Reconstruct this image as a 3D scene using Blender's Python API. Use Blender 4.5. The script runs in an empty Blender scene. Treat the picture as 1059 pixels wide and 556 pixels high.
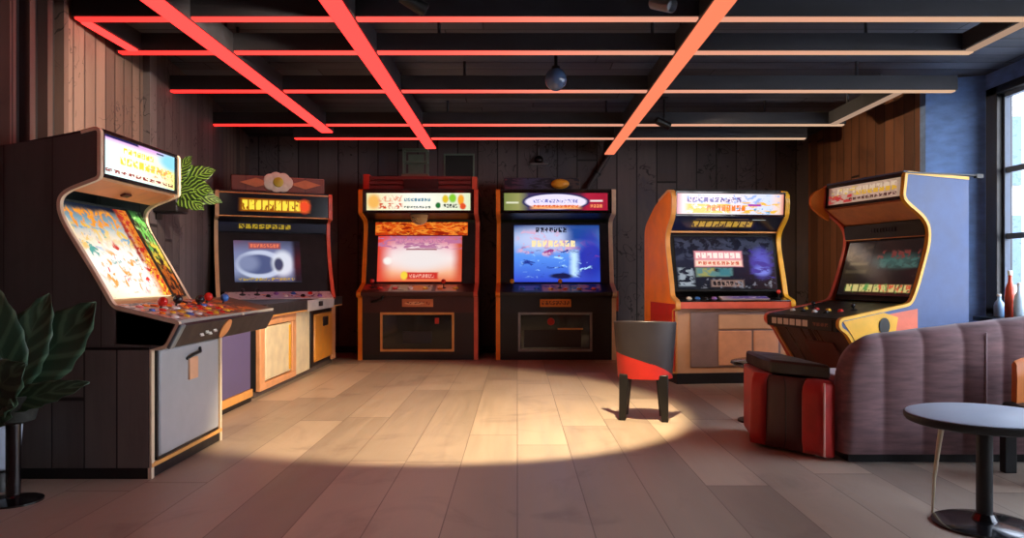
import bpy, math, random
from mathutils import Vector, Matrix
random.seed(7)
SC = bpy.context.scene
COL = SC.collection
PI = math.pi

# ------------------------------------------------------------------ colour / materials
def S(r, g, b, k=1.0):
    def f(c):
        c /= 255.0
        return (c / 12.92 if c <= 0.04045 else ((c + 0.055) / 1.055) ** 2.4) * k
    return (f(r), f(g), f(b), 1.0)

def new_mat(name):
    m = bpy.data.materials.new(name); m.use_nodes = True
    nt = m.node_tree; nt.nodes.clear()
    out = nt.nodes.new('ShaderNodeOutputMaterial')
    return m, nt, out

class NT:
    """thin wrapper that makes node maths readable"""
    def __init__(s, nt): s.nt = nt
    def n(s, t, **kw):
        nd = s.nt.nodes.new(t)
        for k, v in kw.items(): setattr(nd, k, v)
        return nd
    def link(s, a, b): s.nt.links.new(a, b)
    def setin(s, sock, v):
        if hasattr(v, 'is_output'): s.link(v, sock)
        else: sock.default_value = v
    def math(s, op, a, b=None, c=None, clamp=False):
        nd = s.n('ShaderNodeMath', operation=op, use_clamp=clamp)
        s.setin(nd.inputs[0], a)
        if b is not None: s.setin(nd.inputs[1], b)
        if c is not None: s.setin(nd.inputs[2], c)
        return nd.outputs[0]
    def vec(s, op, a, b=None):
        nd = s.n('ShaderNodeVectorMath', operation=op)
        s.setin(nd.inputs[0], a)
        if b is not None: s.setin(nd.inputs[1], b)
        return nd.outputs[1] if op in ('LENGTH', 'DOT_PRODUCT') else nd.outputs[0]
    def sep(s, v):
        nd = s.n('ShaderNodeSeparateXYZ'); s.link(v, nd.inputs[0]); return nd.outputs
    def comb(s, x, y, z):
        nd = s.n('ShaderNodeCombineXYZ')
        for i, v in enumerate((x, y, z)): s.setin(nd.inputs[i], v)
        return nd.outputs[0]
    def mr(s, v, a, b, c=0.0, d=1.0, smooth=True):
        nd = s.n('ShaderNodeMapRange'); nd.clamp = True
        nd.interpolation_type = 'SMOOTHSTEP' if smooth else 'LINEAR'
        for i, x in enumerate((v, a, b, c, d)): s.setin(nd.inputs[i], x)
        return nd.outputs[0]
    def mix(s, f, a, b, mode='MIX'):
        nd = s.n('ShaderNodeMix', data_type='RGBA', blend_type=mode)
        s.setin(nd.inputs[0], f); s.setin(nd.inputs[6], a); s.setin(nd.inputs[7], b)
        return nd.outputs[2]
    def noise(s, v, scale=5.0, detail=3.0, rough=.55, dist=0.0):
        nd = s.n('ShaderNodeTexNoise')
        s.link(v, nd.inputs['Vector']); nd.inputs['Scale'].default_value = scale
        nd.inputs['Detail'].default_value = detail; nd.inputs['Roughness'].default_value = rough
        nd.inputs['Distortion'].default_value = dist
        return nd.outputs[0]
    def white(s, v):
        nd = s.n('ShaderNodeTexWhiteNoise', noise_dimensions='3D'); s.link(v, nd.inputs['Vector']); return nd.outputs[0]
    def ramp(s, f, stops):
        nd = s.n('ShaderNodeValToRGB'); e = nd.color_ramp.elements
        while len(e) < len(stops): e.new(.5)
        for i, (p, c) in enumerate(stops): e[i].position = p; e[i].color = c
        s.setin(nd.inputs[0], f); return nd.outputs[0]
    def bump(s, h, strength=.2, dist=.02):
        nd = s.n('ShaderNodeBump'); s.setin(nd.inputs['Height'], h)
        nd.inputs['Strength'].default_value = strength; nd.inputs['Distance'].default_value = dist
        return nd.outputs[0]

def pm(name, col, rough=.5, metal=0.0, var=.12, scale=9.0, bump=.05, coat=0.0, sheen=0.0, stretch=(1, 1, 1)):
    """painted / plain surface with slight procedural variation"""
    m, nt, out = new_mat(name); q = NT(nt)
    b = q.n('ShaderNodeBsdfPrincipled'); q.link(b.outputs[0], out.inputs[0])
    co = q.n('ShaderNodeTexCoord').outputs['Object']
    v = q.vec('MULTIPLY', co, stretch)
    nz = q.noise(v, scale, 4)
    dark = tuple(c * (1 - var) for c in col[:3]) + (1,); lite = tuple(min(1, c * (1 + var)) for c in col[:3]) + (1,)
    q.link(q.ramp(nz, [(.3, dark), (.7, lite)]), b.inputs['Base Color'])
    q.link(q.mr(nz, .2, .8, max(.02, rough - .06), min(1, rough + .06)), b.inputs['Roughness'])
    b.inputs['Metallic'].default_value = metal
    if coat: b.inputs['Coat Weight'].default_value = coat
    if sheen:
        b.inputs['Sheen Weight'].default_value = sheen; b.inputs['Sheen Roughness'].default_value = .4
    if bump: q.link(q.bump(nz, bump, .01), b.inputs['Normal'])
    return m

def planks(name, across, along, width, c1, c2, length=2.2, groove=.012, gcol=None, rough=.5, grain=1.0, stain=0.0, stain_col=None,
           bumps=.25, scr=None, seed=0.0, tint=None):
    """boards: across / along are axis indices of the object coordinates"""
    m, nt, out = new_mat(name); q = NT(nt)
    b = q.n('ShaderNodeBsdfPrincipled'); q.link(b.outputs[0], out.inputs[0])
    co = q.n('ShaderNodeTexCoord').outputs['Object']
    xyz = q.sep(co); A, L = xyz[across], xyz[along]
    ca = q.math('DIVIDE', A, width); ia = q.math('FLOOR', ca); fa = q.math('FRACT', ca)
    off = q.math('MULTIPLY', q.white(q.comb(ia, seed, 3.3)), length)
    cl = q.math('DIVIDE', q.math('ADD', L, off), length); il = q.math('FLOOR', cl); fl = q.math('FRACT', cl)
    rnd = q.white(q.comb(ia, il, 1.7 + seed))
    gv = q.comb(q.math('MULTIPLY', A, 26.0 * grain), q.math('MULTIPLY', L, 1.6 * grain), q.math('MULTIPLY', rnd, 30.0))
    g1 = q.noise(gv, 1.0, 6, .65, .6)
    g2 = q.noise(q.comb(q.math('MULTIPLY', A, 3.0), q.math('MULTIPLY', L, .8), rnd), 1.0, 3)
    t = q.math('ADD', q.math('MULTIPLY', rnd, .42), q.math('MULTIPLY', q.math('ADD', g1, g2), .34))
    col = q.ramp(t, [(.2, c1), (.8, c2)])
    if stain:
        sn = q.noise(q.vec('MULTIPLY', co, (1.0, 1.0, .8)), 1.3, 6, .62, 1.2)
        col = q.mix(q.mr(sn, .52, .72, 0, stain), col, stain_col)
    if scr:      # painted scrawl: thin wandering lines
        sv = q.noise(q.vec('MULTIPLY', co, (1.9, 1.9, 1.9)), 1.7, 2.2, .5, 1.5)
        ln = q.mr(q.math('ABSOLUTE', q.math('SUBTRACT', sv, .5)), .004, .014, 1, 0)
        gate = q.mr(q.noise(co, 1.1, 1), .48, .56)
        col = q.mix(q.math('MULTIPLY', q.math('MULTIPLY', ln, gate), .8), col, scr)
    ga = q.math('MINIMUM', fa, q.math('SUBTRACT', 1.0, fa)); gl = q.math('MINIMUM', fl, q.math('SUBTRACT', 1.0, fl))
    mk = q.math('MINIMUM', q.mr(ga, groove / width * .3, groove / width), q.mr(gl, .0008, .003))
    col = q.mix(q.math('SUBTRACT', 1.0, mk), col, gcol or tuple(c * .3 for c in c1[:3]) + (1,))
    q.link(col, b.inputs['Base Color'])
    q.link(q.mr(g1, .2, .8, rough - .1, rough + .1), b.inputs['Roughness'])
    h = q.math('ADD', q.math('MULTIPLY', mk, 1.0), q.math('MULTIPLY', g1, .35))
    q.link(q.bump(h, bumps, .012), b.inputs['Normal'])
    return m

def art(name, base, layers, strength=1.0, gloss=True, warp=.012):
    """back-lit artwork / screen picture built from masks on the UV square.
    base: list of (pos, colour) along u ('u') or v ('v')"""
    m, nt, out = new_mat(name); q = NT(nt)
    uv = q.n('ShaderNodeTexCoord').outputs['UV']
    nzv = q.n('ShaderNodeTexNoise'); nzv.inputs['Scale'].default_value = 9; q.link(uv, nzv.inputs['Vector'])
    w = q.vec('MULTIPLY', q.vec('SUBTRACT', nzv.outputs[1], (.5, .5, .5)), (warp, warp, 0))
    wuv = q.vec('ADD', uv, w)
    ax = q.sep(uv)
    col = q.ramp(ax[0] if base[0] == 'u' else ax[1], base[1])
    sd = 0.0
    for L in layers:
        k = L[0]; sd += 3.17
        if k in ('rect', 'glyph', 'noise', 'text'):
            u0, v0, u1, v1 = L[1]; soft = L[3] if len(L) > 3 and L[3] else .01
            d = q.vec('ABSOLUTE', q.vec('SUBTRACT', wuv, ((u0 + u1) / 2, (v0 + v1) / 2, 0)))
            d = q.vec('SUBTRACT', d, ((u1 - u0) / 2, (v1 - v0) / 2, 0))
            s3 = q.sep(d); mask = q.mr(q.math('MAXIMUM', s3[0], s3[1]), -soft, soft, 1, 0)
            if k == 'noise':
                su, sv, th = L[4]
                nv = q.noise(q.vec('ADD', q.vec('MULTIPLY', uv, (su, sv, 1)), (sd, sd, sd)), 1.0, 3, .6, .5)
                mask = q.math('MULTIPLY', mask, q.mr(nv, th - .05, th + .05))
            elif k in ('glyph', 'text'):
                nch, rows, th = L[4]
                loc = q.vec('DIVIDE', q.vec('SUBTRACT', uv, (u0, v0, 0)), (u1 - u0, v1 - v0, 1))
                lx = q.sep(loc); fx = q.math('FRACT', q.math('MULTIPLY', lx[0], float(nch))); fy = q.math('FRACT', q.math('MULTIPLY', lx[1], float(rows)))
                cx = q.math('ABSOLUTE', q.math('SUBTRACT', fx, .5)); cy = q.math('ABSOLUTE', q.math('SUBTRACT', fy, .5))
                cell = q.math('MULTIPLY', q.mr(cx, .36, .44, 1, 0), q.mr(cy, .34, .46, 1, 0))
                nv = q.noise(q.comb(q.math('MULTIPLY', lx[0], nch * 2.3), q.math('MULTIPLY', lx[1], rows * 2.4), sd), 1.0, 1)
                mask = q.math('MULTIPLY', q.math('MULTIPLY', mask, cell), q.mr(nv, th - .04, th + .04))
        elif k == 'ell':
            (cu, cv, ru, rv) = L[1]; soft = L[3] if len(L) > 3 and L[3] else .15
            d = q.vec('LENGTH', q.vec('DIVIDE', q.vec('SUBTRACT', wuv, (cu, cv, 0)), (ru, rv, 1)))
            mask = q.mr(d, 1 - soft, 1 + soft, 1, 0)
        col = q.mix(mask, col, L[2])
    em = q.n('ShaderNodeEmission'); q.link(col, em.inputs[0]); em.inputs[1].default_value = strength
    if gloss:
        gl = q.n('ShaderNodeBsdfPrincipled'); gl.inputs['Base Color'].default_value = (.004, .004, .005, 1); gl.inputs['Roughness'].default_value = .15
        ad = q.n('ShaderNodeAddShader'); q.link(em.outputs[0], ad.inputs[0]); q.link(gl.outputs[0], ad.inputs[1]); q.link(ad.outputs[0], out.inputs[0])
    else: q.link(em.outputs[0], out.inputs[0])
    return m

def printed(name, base, layers, rough=.45):
    """unlit printed artwork: same masks, as a base colour"""
    m = art(name, base, layers, 1.0, False)
    nt = m.node_tree; em = [n for n in nt.nodes if n.type == 'EMISSION'][0]
    src = em.inputs[0].links[0].from_socket; out = [n for n in nt.nodes if n.type == 'OUTPUT_MATERIAL'][0]
    b = nt.nodes.new('ShaderNodeBsdfPrincipled'); b.inputs['Roughness'].default_value = rough
    nt.links.new(src, b.inputs['Base Color']); nt.links.new(b.outputs[0], out.inputs[0]); nt.nodes.remove(em)
    return m

def emit(name, stops, axis=0, lo=-3.2, hi=3.6, strength=1.0):
    m, nt, out = new_mat(name); q = NT(nt)
    em = q.n('ShaderNodeEmission'); q.link(em.outputs[0], out.inputs[0]); em.inputs[1].default_value = strength
    if len(stops) == 1: em.inputs[0].default_value = stops[0]
    else:
        g = q.n('ShaderNodeTexCoord').outputs['Object']
        f = q.mr(q.sep(g)[axis], lo, hi, smooth=False)
        # ramps clamp colours above 1, so mix explicitly
        c = stops[0][1]
        for (p0, c0), (p1, c1) in zip(stops, stops[1:]):
            c = q.mix(q.mr(f, p0, p1), c, c1)
        q.link(c, em.inputs[0])
    return m

# ------------------------------------------------------------------ mesh builder
class MB:
    def __init__(s): s.v = []; s.f = []; s.m = []; s.uv = []; s.mi = 0
    def face(s, idx, uv=None):
        s.f.append(tuple(idx)); s.m.append(s.mi); s.uv.append(uv or [(0, 0)] * len(idx))
    def add(s, pts): b = len(s.v); s.v += [Vector(p) for p in pts]; return b
    def box(s, c, d, rz=0.0, tilt=None):
        R = Matrix.Rotation(rz, 3, 'Z')
        if tilt: R = R @ Matrix.Rotation(tilt[1], 3, tilt[0])
        c = Vector(c); hx, hy, hz = d[0] / 2, d[1] / 2, d[2] / 2
        b = s.add([c + R @ Vector(p) for p in ((-hx, -hy, -hz), (hx, -hy, -hz), (hx, hy, -hz), (-hx, hy, -hz), (-hx, -hy, hz), (hx, -hy, hz), (hx, hy, hz), (-hx, hy, hz))])
        for q in ((0, 3, 2, 1), (4, 5, 6, 7), (0, 1, 5, 4), (1, 2, 6, 5), (2, 3, 7, 6), (3, 0, 4, 7)):
            s.face([b + i for i in q], [(0, 0), (1, 0), (1, 1), (0, 1)])
        return s
    def bx(s, x0, x1, y0, y1, z0, z1): return s.box(((x0 + x1) / 2, (y0 + y1) / 2, (z0 + z1) / 2), (abs(x1 - x0), abs(y1 - y0), abs(z1 - z0)))
    def lathe(s, prof, c=(0, 0, 0), n=24, axis=None, cap=True):
        """prof: list of (r, h) along axis (default z)"""
        c = Vector(c); ax = Vector(axis or (0, 0, 1)).normalized()
        u = ax.orthogonal().normalized(); w = ax.cross(u); rings = []
        for r, h in prof:
            rings.append(s.add([c + ax * h + (u * math.cos(2 * PI * k / n) + w * math.sin(2 * PI * k / n)) * max(r, 1e-5) for k in range(n)]))
        for a, b in zip(rings, rings[1:]):
            for k in range(n): s.face((a + k, a + (k + 1) % n, b + (k + 1) % n, b + k))
        if cap:
            s.face([rings[0] + k for k in reversed(range(n))]); s.face([rings[-1] + k for k in range(n)])
        return s
    def cyl(s, p, q, r, r2=None, n=16):
        p, q = Vector(p), Vector(q); d = q - p
        return s.lathe([(r, 0), (r2 if r2 is not None else r, d.length)], p, n, d)
    def ball(s, c, r, n=16, sq=1.0):
        k = n // 2
        return s.lathe([(r * math.sin(PI * i / k), -r * sq * math.cos(PI * i / k)) for i in range(k + 1)], c, n)
    def tube(s, pts, r, n=10):
        pts = [Vector(p) for p in pts]; rings = []
        for i, p in enumerate(pts):
            t = (pts[min(i + 1, len(pts) - 1)] - pts[max(i - 1, 0)]).normalized()
            u = t.orthogonal().normalized() if i == 0 else (u - t * u.dot(t)).normalized()
            w = t.cross(u); rr = r[i] if isinstance(r, (list, tuple)) else r
            rings.append(s.add([p + (u * math.cos(2 * PI * k / n) + w * math.sin(2 * PI * k / n)) * rr for k in range(n)]))
        for a, b in zip(rings, rings[1:]):
            for k in range(n): s.face((a + k, a + (k + 1) % n, b + (k + 1) % n, b + k))
        s.face([rings[0] + k for k in reversed(range(n))]); s.face([rings[-1] + k for k in range(n)])
        return s
    def prism(s, poly, vec):
        """poly: 3-D outline, extruded by vec"""
        n = len(poly); vec = Vector(vec); a = s.add(poly); b = s.add([Vector(p) + vec for p in poly])
        s.face([a + i for i in range(n)]); s.face([b + i for i in reversed(range(n))])
        for i in range(n): s.face((a + i, b + i, b + (i + 1) % n, a + (i + 1) % n))
        return s
    def grid(s, P, close=False):
        """P: rows of points -> quad grid with uv"""
        R, C = len(P), len(P[0]); base = s.add([p for row in P for p in row])
        for i in range(R - 1):
            for j in range(C - 1):
                a = base + i * C + j
                s.face((a, a + 1, a + C + 1, a + C), [(j / (C - 1), i / (R - 1)), ((j + 1) / (C - 1), i / (R - 1)), ((j + 1) / (C - 1), (i + 1) / (R - 1)), (j / (C - 1), (i + 1) / (R - 1))])
        return s
    def build(s, name, mats, parent=None, bevel=0.0, smooth=35, solid=0.0, sub=0):
        me = bpy.data.meshes.new(name); me.from_pydata([tuple(p) for p in s.v], [], s.f)
        if not isinstance(mats, (list, tuple)): mats = [mats]
        for m in mats: me.materials.append(m)
        ul = me.uv_layers.new(name='UVMap'); i = 0
        for p, mi, uv in zip(me.polygons, s.m, s.uv):
            p.material_index = mi; p.use_smooth = True
            for k in range(len(uv)): ul.data[p.loop_start + k].uv = uv[k]
        import bmesh
        bm = bmesh.new(); bm.from_mesh(me); bmesh.ops.recalc_face_normals(bm, faces=bm.faces); bm.to_mesh(me); bm.free()
        me.set_sharp_from_angle(angle=math.radians(smooth))
        o = bpy.data.objects.new(name, me); COL.objects.link(o)
        if parent: o.parent = parent
        if solid:
            md = o.modifiers.new('Solidify', 'SOLIDIFY'); md.thickness = solid
        if sub:
            md = o.modifiers.new('Subsurf', 'SUBSURF'); md.levels = sub; md.render_levels = sub
        if bevel:
            md = o.modifiers.new('Bevel', 'BEVEL'); md.width = bevel; md.segments = 2; md.limit_method = 'ANGLE'; md.angle_limit = math.radians(40)
            md.harden_normals = False
        return o

def tag(o, label=None, cat=None, group=None, kind=None):
    if label: o['label'] = label
    if cat: o['category'] = cat
    if group: o['group'] = group
    if kind: o['kind'] = kind
    return o
def thing(name, label, cat, loc=(0, 0, 0), rz=0.0, group=None):
    o = bpy.data.objects.new(name, None); COL.objects.link(o); o.location = loc; o.rotation_euler = (0, 0, rz)
    o.empty_display_size = .1
    return tag(o, label, cat, group)
def struct(o): o['kind'] = 'structure'; return o

# ------------------------------------------------------------------ camera (focal length 800 px of a 1059 px frame, eye 1 m up)
F = 800.0
cam = bpy.data.cameras.new('camera'); co = bpy.data.objects.new('camera', cam); COL.objects.link(co)
co.location = (0, 0, 1.0); co.rotation_euler = (PI / 2, 0, 0)
cam.sensor_width = 36; cam.sensor_fit = 'HORIZONTAL'; cam.lens = F * 36 / 1059
cam.shift_x = -5.5 / 1059; cam.shift_y = 7.0 / 1059
SC.camera = co
SC.view_settings.view_transform = 'Standard'; SC.view_settings.look = 'None'
SC.view_settings.exposure = 0.0; SC.view_settings.gamma = 1.0; SC.view_settings.use_curve_mapping = False
SC.cycles.use_denoising = True
SC.cycles.max_bounces = 8; SC.cycles.diffuse_bounces = 4; SC.cycles.sample_clamp_indirect = 4.0
SC.cycles.caustics_reflective = False; SC.cycles.caustics_refractive = False

# ------------------------------------------------------------------ shared materials
M = {}
M['floor'] = planks('oak floor boards', 0, 1, .30, S(138, 124, 110), S(196, 177, 154), 2.6, .0035, S(122, 106, 92), .42, 1.0, .4, S(112, 94, 86), .06)
M['ceil'] = planks('dark ceiling boards', 1, 0, .22, S(44, 46, 53), S(86, 92, 105), 3.5, .012, S(12, 12, 15), .6, .6, .4, S(26, 26, 32), .4)
M['wallL'] = planks('weathered brown wall boards', 1, 2, .17, S(62, 50, 46), S(128, 106, 94), 6.0, .012, S(26, 21, 20), .6, .6, .35, S(48, 38, 36), .4, S(24, 20, 20))
M['wallLg'] = planks('grey wall panel boards', 1, 2, .2, S(58, 53, 54), S(96, 88, 88), 6.0, .008, S(30, 27, 28), .65, .6, .4, S(42, 38, 40), .4, S(22, 20, 22))
M['wallB'] = planks('dark scrawled back wall boards', 0, 2, .26, S(62, 55, 56), S(112, 101, 101), 6.0, .012, S(30, 27, 28), .65, .7, .6, S(72, 76, 92), .4, S(24, 22, 24))
M['wallR'] = planks('reddish brown wall boards', 1, 2, .2, S(70, 44, 32), S(134, 86, 58), 6.0, .01, S(30, 18, 14), .55, .7, .45, S(46, 28, 22), .35)
M['plaster'] = pm('blue grey plaster', S(116, 150, 204), .75, 0, .2, 7, .5, stretch=(1, 1, 2.2))
M['rear'] = pm('plain dark plaster', S(70, 66, 66), .8)
M['beam'] = pm('charcoal painted beam', S(44, 44, 49), .55, 0, .25, 8, .1, stretch=(.4, 1, 1))
M['black'] = pm('black satin', S(16, 16, 18), .45)
M['blackgloss'] = pm('black gloss', S(16, 16, 18), .18, coat=.3)
M['charcoal'] = pm('charcoal laminate', S(38, 38, 42), .45)
M['darkwood'] = planks('dark stained cabinet boards', 1, 2, .16, S(62, 56, 54), S(116, 106, 100), 5.0, .006, S(26, 23, 22), .5, .8, .2, S(44, 40, 39), .25)
M['darkside'] = planks('dark stained cabinet side', 1, 2, .24, S(54, 52, 50), S(94, 90, 86), 5.0, .003, S(32, 30, 29), .5, .8, .3, S(40, 38, 37), .25)
M['steel'] = pm('brushed steel', S(150, 152, 156), .35, .9, .1, 30, .03, stretch=(1, 1, 6))
M['gold'] = pm('amber edge moulding', S(222, 158, 84), .35)
M['yellow'] = pm('yellow edge moulding', S(236, 176, 44), .35)
M['bezel'] = pm('matt black bezel', S(8, 8, 10), .75)
M['orange'] = pm('orange laminate', S(240, 132, 22), .6, 0, .12, 5, .03)
M['redlam'] = pm('red laminate', S(196, 48, 32), .4)
M['rededge'] = pm('coral edge moulding', S(216, 92, 66), .4)
M['cream'] = pm('cream panel', S(226, 212, 176), .5)
M['tan'] = pm('tan panel', S(196, 150, 116), .45, 0, .1, 6, .03)
M['grey'] = pm('light grey panel', S(168, 170, 174), .45, 0, .06)
M['purple'] = pm('dusty violet panel', S(92, 84, 124), .5)
M['whitep'] = pm('white plastic', S(226, 224, 218), .4)
M['navy'] = pm('navy laminate', S(20, 22, 32), .5)
M['maroon'] = pm('maroon laminate', S(66, 24, 23), .48)

# ------------------------------------------------------------------ room shell
HC = 2.82
def xl(Y): return -2.72 - .144 * (Y - 4.68) if Y > 3.6 else -2.72 - .144 * (3.6 - 4.68)
b = MB().bx(-4.2, 4.6, -1.2, 10.4, -.12, 0); struct(b.build('floor', M['floor']))
b = MB().bx(-4.2, 4.6, -1.2, 10.4, HC, HC + .12); struct(b.build('ceiling', M['ceil']))
b = MB().bx(-4.2, 4.6, 10.1, 10.3, 0, HC); struct(b.build('wall_back', M['wallB']))
b = MB().bx(-4.2, 4.6, -1.2, -1.0, 0, HC); struct(b.build('wall_front', M['rear']))
# left wall: boards with battens near the viewer
b = MB()
for Y0, Y1 in ((-1.2, 3.6), (3.6, 6.0), (6.0, 10.1)):
    b.prism([(xl(Y0), Y0, 0), (xl(Y1), Y1, 0), (xl(Y1) - .15, Y1, 0), (xl(Y0) - .15, Y0, 0)], (0, 0, HC))
b.mi = 1; b.prism([(xl(1.0) - .005, .9, 0), (xl(1.0) + .006, .9, 0), (xl(3.6) + .006, 3.6, 0), (xl(3.6) - .005, 3.6, 0)], (0, 0, HC)); b.prism([(xl(3.6) - .005, 3.6, 0), (xl(3.6) + .006, 3.6, 0), (xl(4.62) + .006, 4.62, 0), (xl(4.62) - .005, 4.62, 0)], (0, 0, HC)); b.mi = 0  # sheets between the battens, coloured dark to deepen the shade in the gaps
y = 1.0
while y < 4.55:
    b.prism([(xl(y) - .01, y, 0), (xl(y) + .055, y + .015, 0), (xl(y + .1) + .055, y + .085, 0), (xl(y + .1) - .01, y + .1, 0)], (0, 0, HC)); y += .205
struct(b.build('wall_left', [M['wallL'], pm('batten gap shade colour', S(34, 30, 30), .7)], smooth=20))
b = MB(); b.prism([(xl(6.0) - .02, 6.02, 0), (xl(6.0) + .05, 6.02, 0), (xl(8.45) + .05, 8.45, 0), (xl(8.45) - .02, 8.45, 0)], (0, 0, HC))
struct(b.build('trim_1', M['wallLg']))
# right wall: brown boards at the back, a slanting stretch of plaster, then the window wall
b = MB(); b.prism([(3.8, 7.3, 0), (3.95, 7.3, 0), (3.95, 10.1, 0), (3.8, 10.1, 0)], (0, 0, HC)); struct(b.build('wall_right', M['wallR']))
b = MB(); b.prism([(3.8, 7.2, 0), (4.25, 7.02, 0), (4.4, 7.02, 0), (4.4, 7.3, 0), (3.8, 7.3, 0)], (0, 0, HC))
WX, WY0, WY1, WZ0, WZ1 = 4.25, .5, 6.97, .66, 2.67  # near end, out of view, lengthened to let in more front light
b.bx(WX, WX + .15, WY1, 7.05, 0, HC); b.bx(WX, WX + .15, -1.2, WY0, 0, HC)
b.bx(WX, WX + .15, WY0, WY1, 0, WZ0); b.bx(WX, WX + .15, WY0, WY1, WZ1, HC)
struct(b.build('wall_right', M['plaster'], smooth=20))
b = MB(); b.bx(3.72, 3.8, 7.25, 10.1, 0, .1); b.bx(-3.4, 3.72, 10.06, 10.1, 0, .09); struct(b.build('baseboard_back', M['black']))
# window
fr = pm('black window frame', S(22, 23, 26), .4); inner = pm('blue grey window sash', S(70, 84, 104), .45)
b = MB()
b.bx(WX - .03, WX + .11, WY0, WY0 + .07, WZ0, WZ1); b.bx(WX - .03, WX + .11, WY1 - .16, WY1, WZ0, WZ1)
b.bx(WX - .03, WX + .11, WY0, WY1, WZ0 - .02, WZ0 + .05); b.bx(WX - .03, WX + .11, WY0, WY1, WZ1 - .07, WZ1)
win = struct(b.build('window_1', fr, bevel=.004))
b = MB()
n = 5; step = (WY1 - WY0 - .23) / n
for i in range(n):
    a0 = WY0 + .07 + i * step; a1 = a0 + step
    b.bx(WX + .02, WX + .07, a0, a0 + .035, WZ0 + .05, WZ1 - .07); b.bx(WX + .02, WX + .07, a1 - .035, a1, WZ0 + .05, WZ1 - .07)
    b.bx(WX + .02, WX + .07, a0, a1, WZ0 + .05, WZ0 + .085); b.bx(WX + .02, WX + .07, a0, a1, WZ1 - .105, WZ1 - .07)
    for z in (1.32, 1.9): b.bx(WX + .03, WX + .06, a0, a1, z, z + .05)
struct(b.build('window_sash', inner, win))
m, nt, out = new_mat('thin window glass'); q = NT(nt)
tr = q.n('ShaderNodeBsdfTransparent'); gl = q.n('ShaderNodeBsdfGlossy'); gl.inputs['Roughness'].default_value = .02
mx = q.n('ShaderNodeMixShader'); mx.inputs[0].default_value = .05; q.link(tr.outputs[0], mx.inputs[1]); q.link(gl.outputs[0], mx.inputs[2]); q.link(mx.outputs[0], out.inputs[0])
M['glass'] = m
b = MB()
for i in range(n):
    a0 = WY0 + .07 + i * step + .03; b.bx(WX + .044, WX + .048, a0, a0 + step - .06, WZ0 + .08, WZ1 - .1)
struct(b.build('window_pane', M['glass'], win))
b = MB(); b.bx(WX - .16, WX + .02, WY0 - .03, WY1 - .02, WZ0 - .06, WZ0 - .02); struct(b.build('window_sill', fr, win, bevel=.006))

# ------------------------------------------------------------------ ceiling beams with light strips under them
RED = (3.4, .115, .1, 1)
red_em = emit('red light strip', [RED])
amber_em = emit('amber light strip', [(1.1, .26, .13, 1)])
pale_em = emit('pale warm light strip', [(.42, .27, .19, 1)])
ZB = 2.56
BG = 'ceiling beams with a light strip underneath'
def beam(label, x0, x1, y0, y1, em, zb=ZB, lit=.62, top=2.69):
    r = thing('ceiling_beam', label, 'beam', ((x0 + x1) / 2, (y0 + y1) / 2, top), 0, BG)
    cx, cy = (x0 + x1) / 2, (y0 + y1) / 2
    MB().bx(x0 - cx, x1 - cx, y0 - cy, y1 - cy, zb + .012 - top, 0).build('beam_body', M['beam'], r)
    w = x1 - x0; d = y1 - y0
    ix = .01 if w > d else w * (1 - lit) / 2; iy = .01 if d > w else d * (1 - lit) / 2
    n_ = max(2, int(max(w, d) / 2) + 1)
    for k in range(n_):
        t = (k + .5) / n_; hx, hy = (x0 + w * t, cy) if w > d else (cx, y0 + d * t)
        MB().cyl((hx - cx, hy - cy, -.02), (hx - cx, hy - cy, HC - top), .012, n=10).build('hanger', M['beam'], r)
    o = MB().bx(x0 + ix - cx, x1 - ix - cx, y0 + iy - cy, y1 - iy - cy, zb - top, zb + .012 - top).build('light_strip', em, r)
    return r
def trans_mat(cx):      # strip colour is set by where along the room the strip hangs
    return emit('light strip fading from red to warm white', [(0.0, (3.0, .06, .05, 1)), (.34, (2.0, .14, .11, 1)), (.6, (.85, .36, .24, 1)), (1.0, (.72, .46, .30, 1))], 0, -3.0 - cx, 3.4 - cx)
for lab, x0, x1, Y in (
        ('cross beam nearest the viewer, lit strip running from red to cream', -2.7, 4.24, 4.68),
        ('second cross beam from the viewer, just in front of the hanging globe', -2.8, 3.2, 5.39),
        ('third cross beam from the viewer, just behind the hanging globe', -2.95, 3.72, 6.53),
        ('fourth cross beam from the viewer, over the rear of the room', -3.2, 3.4, 8.0),
        ('rearmost cross beam, closest to the back wall', -2.55, 3.3, 8.8)):
    beam(lab, x0, x1, Y, Y + .1, trans_mat((x0 + x1) / 2))
beam('left lengthwise beam with a red light strip', -2.12, -1.98, 1.2, 8.35, red_em, ZB - .02, .86)
beam('middle lengthwise beam with a red light strip', -1.12, -.98, 1.2, 9.4, red_em, ZB - .02, .86)
beam('right lengthwise beam with an amber light strip', 1.10, 1.24, 1.2, 9.85, amber_em, ZB - .02, .86)
beam('short beam with a red strip against the brown wall boards', -2.72, -2.62, 4.78, 5.39, red_em)
beam('short pale beam beside the window end of the ceiling', 3.1, 3.2, 4.78, 5.39, pale_em)
beam('short pale beam against the reddish brown wall', 3.22, 3.32, 6.63, 8.0, pale_em)

# hanging globe
r = thing('pendant_lamp', 'unlit blue grey globe hanging on a short black stem between beams', 'lamp', (.3, 6.02, HC))
MB().cyl((0, 0, 0), (0, 0, -.2), .014).lathe([(.04, -.02), (.045, 0)], (0, 0, 0)).build('stem', M['black'], r)
MB().lathe([(.03, -.19), (.034, -.2), (.034, -.212), (.02, -.218)]).build('collar', M['black'], r)
globe = pm('blue grey glazed globe', S(74, 98, 136), .22, 0, .1, 5, 0, coat=.5)
MB().lathe([(.085 * math.sin(PI * i / 14), -.292 - .085 * math.cos(PI * i / 14) * 1.06) for i in range(15)], n=28).build('globe', globe, r)
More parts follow.
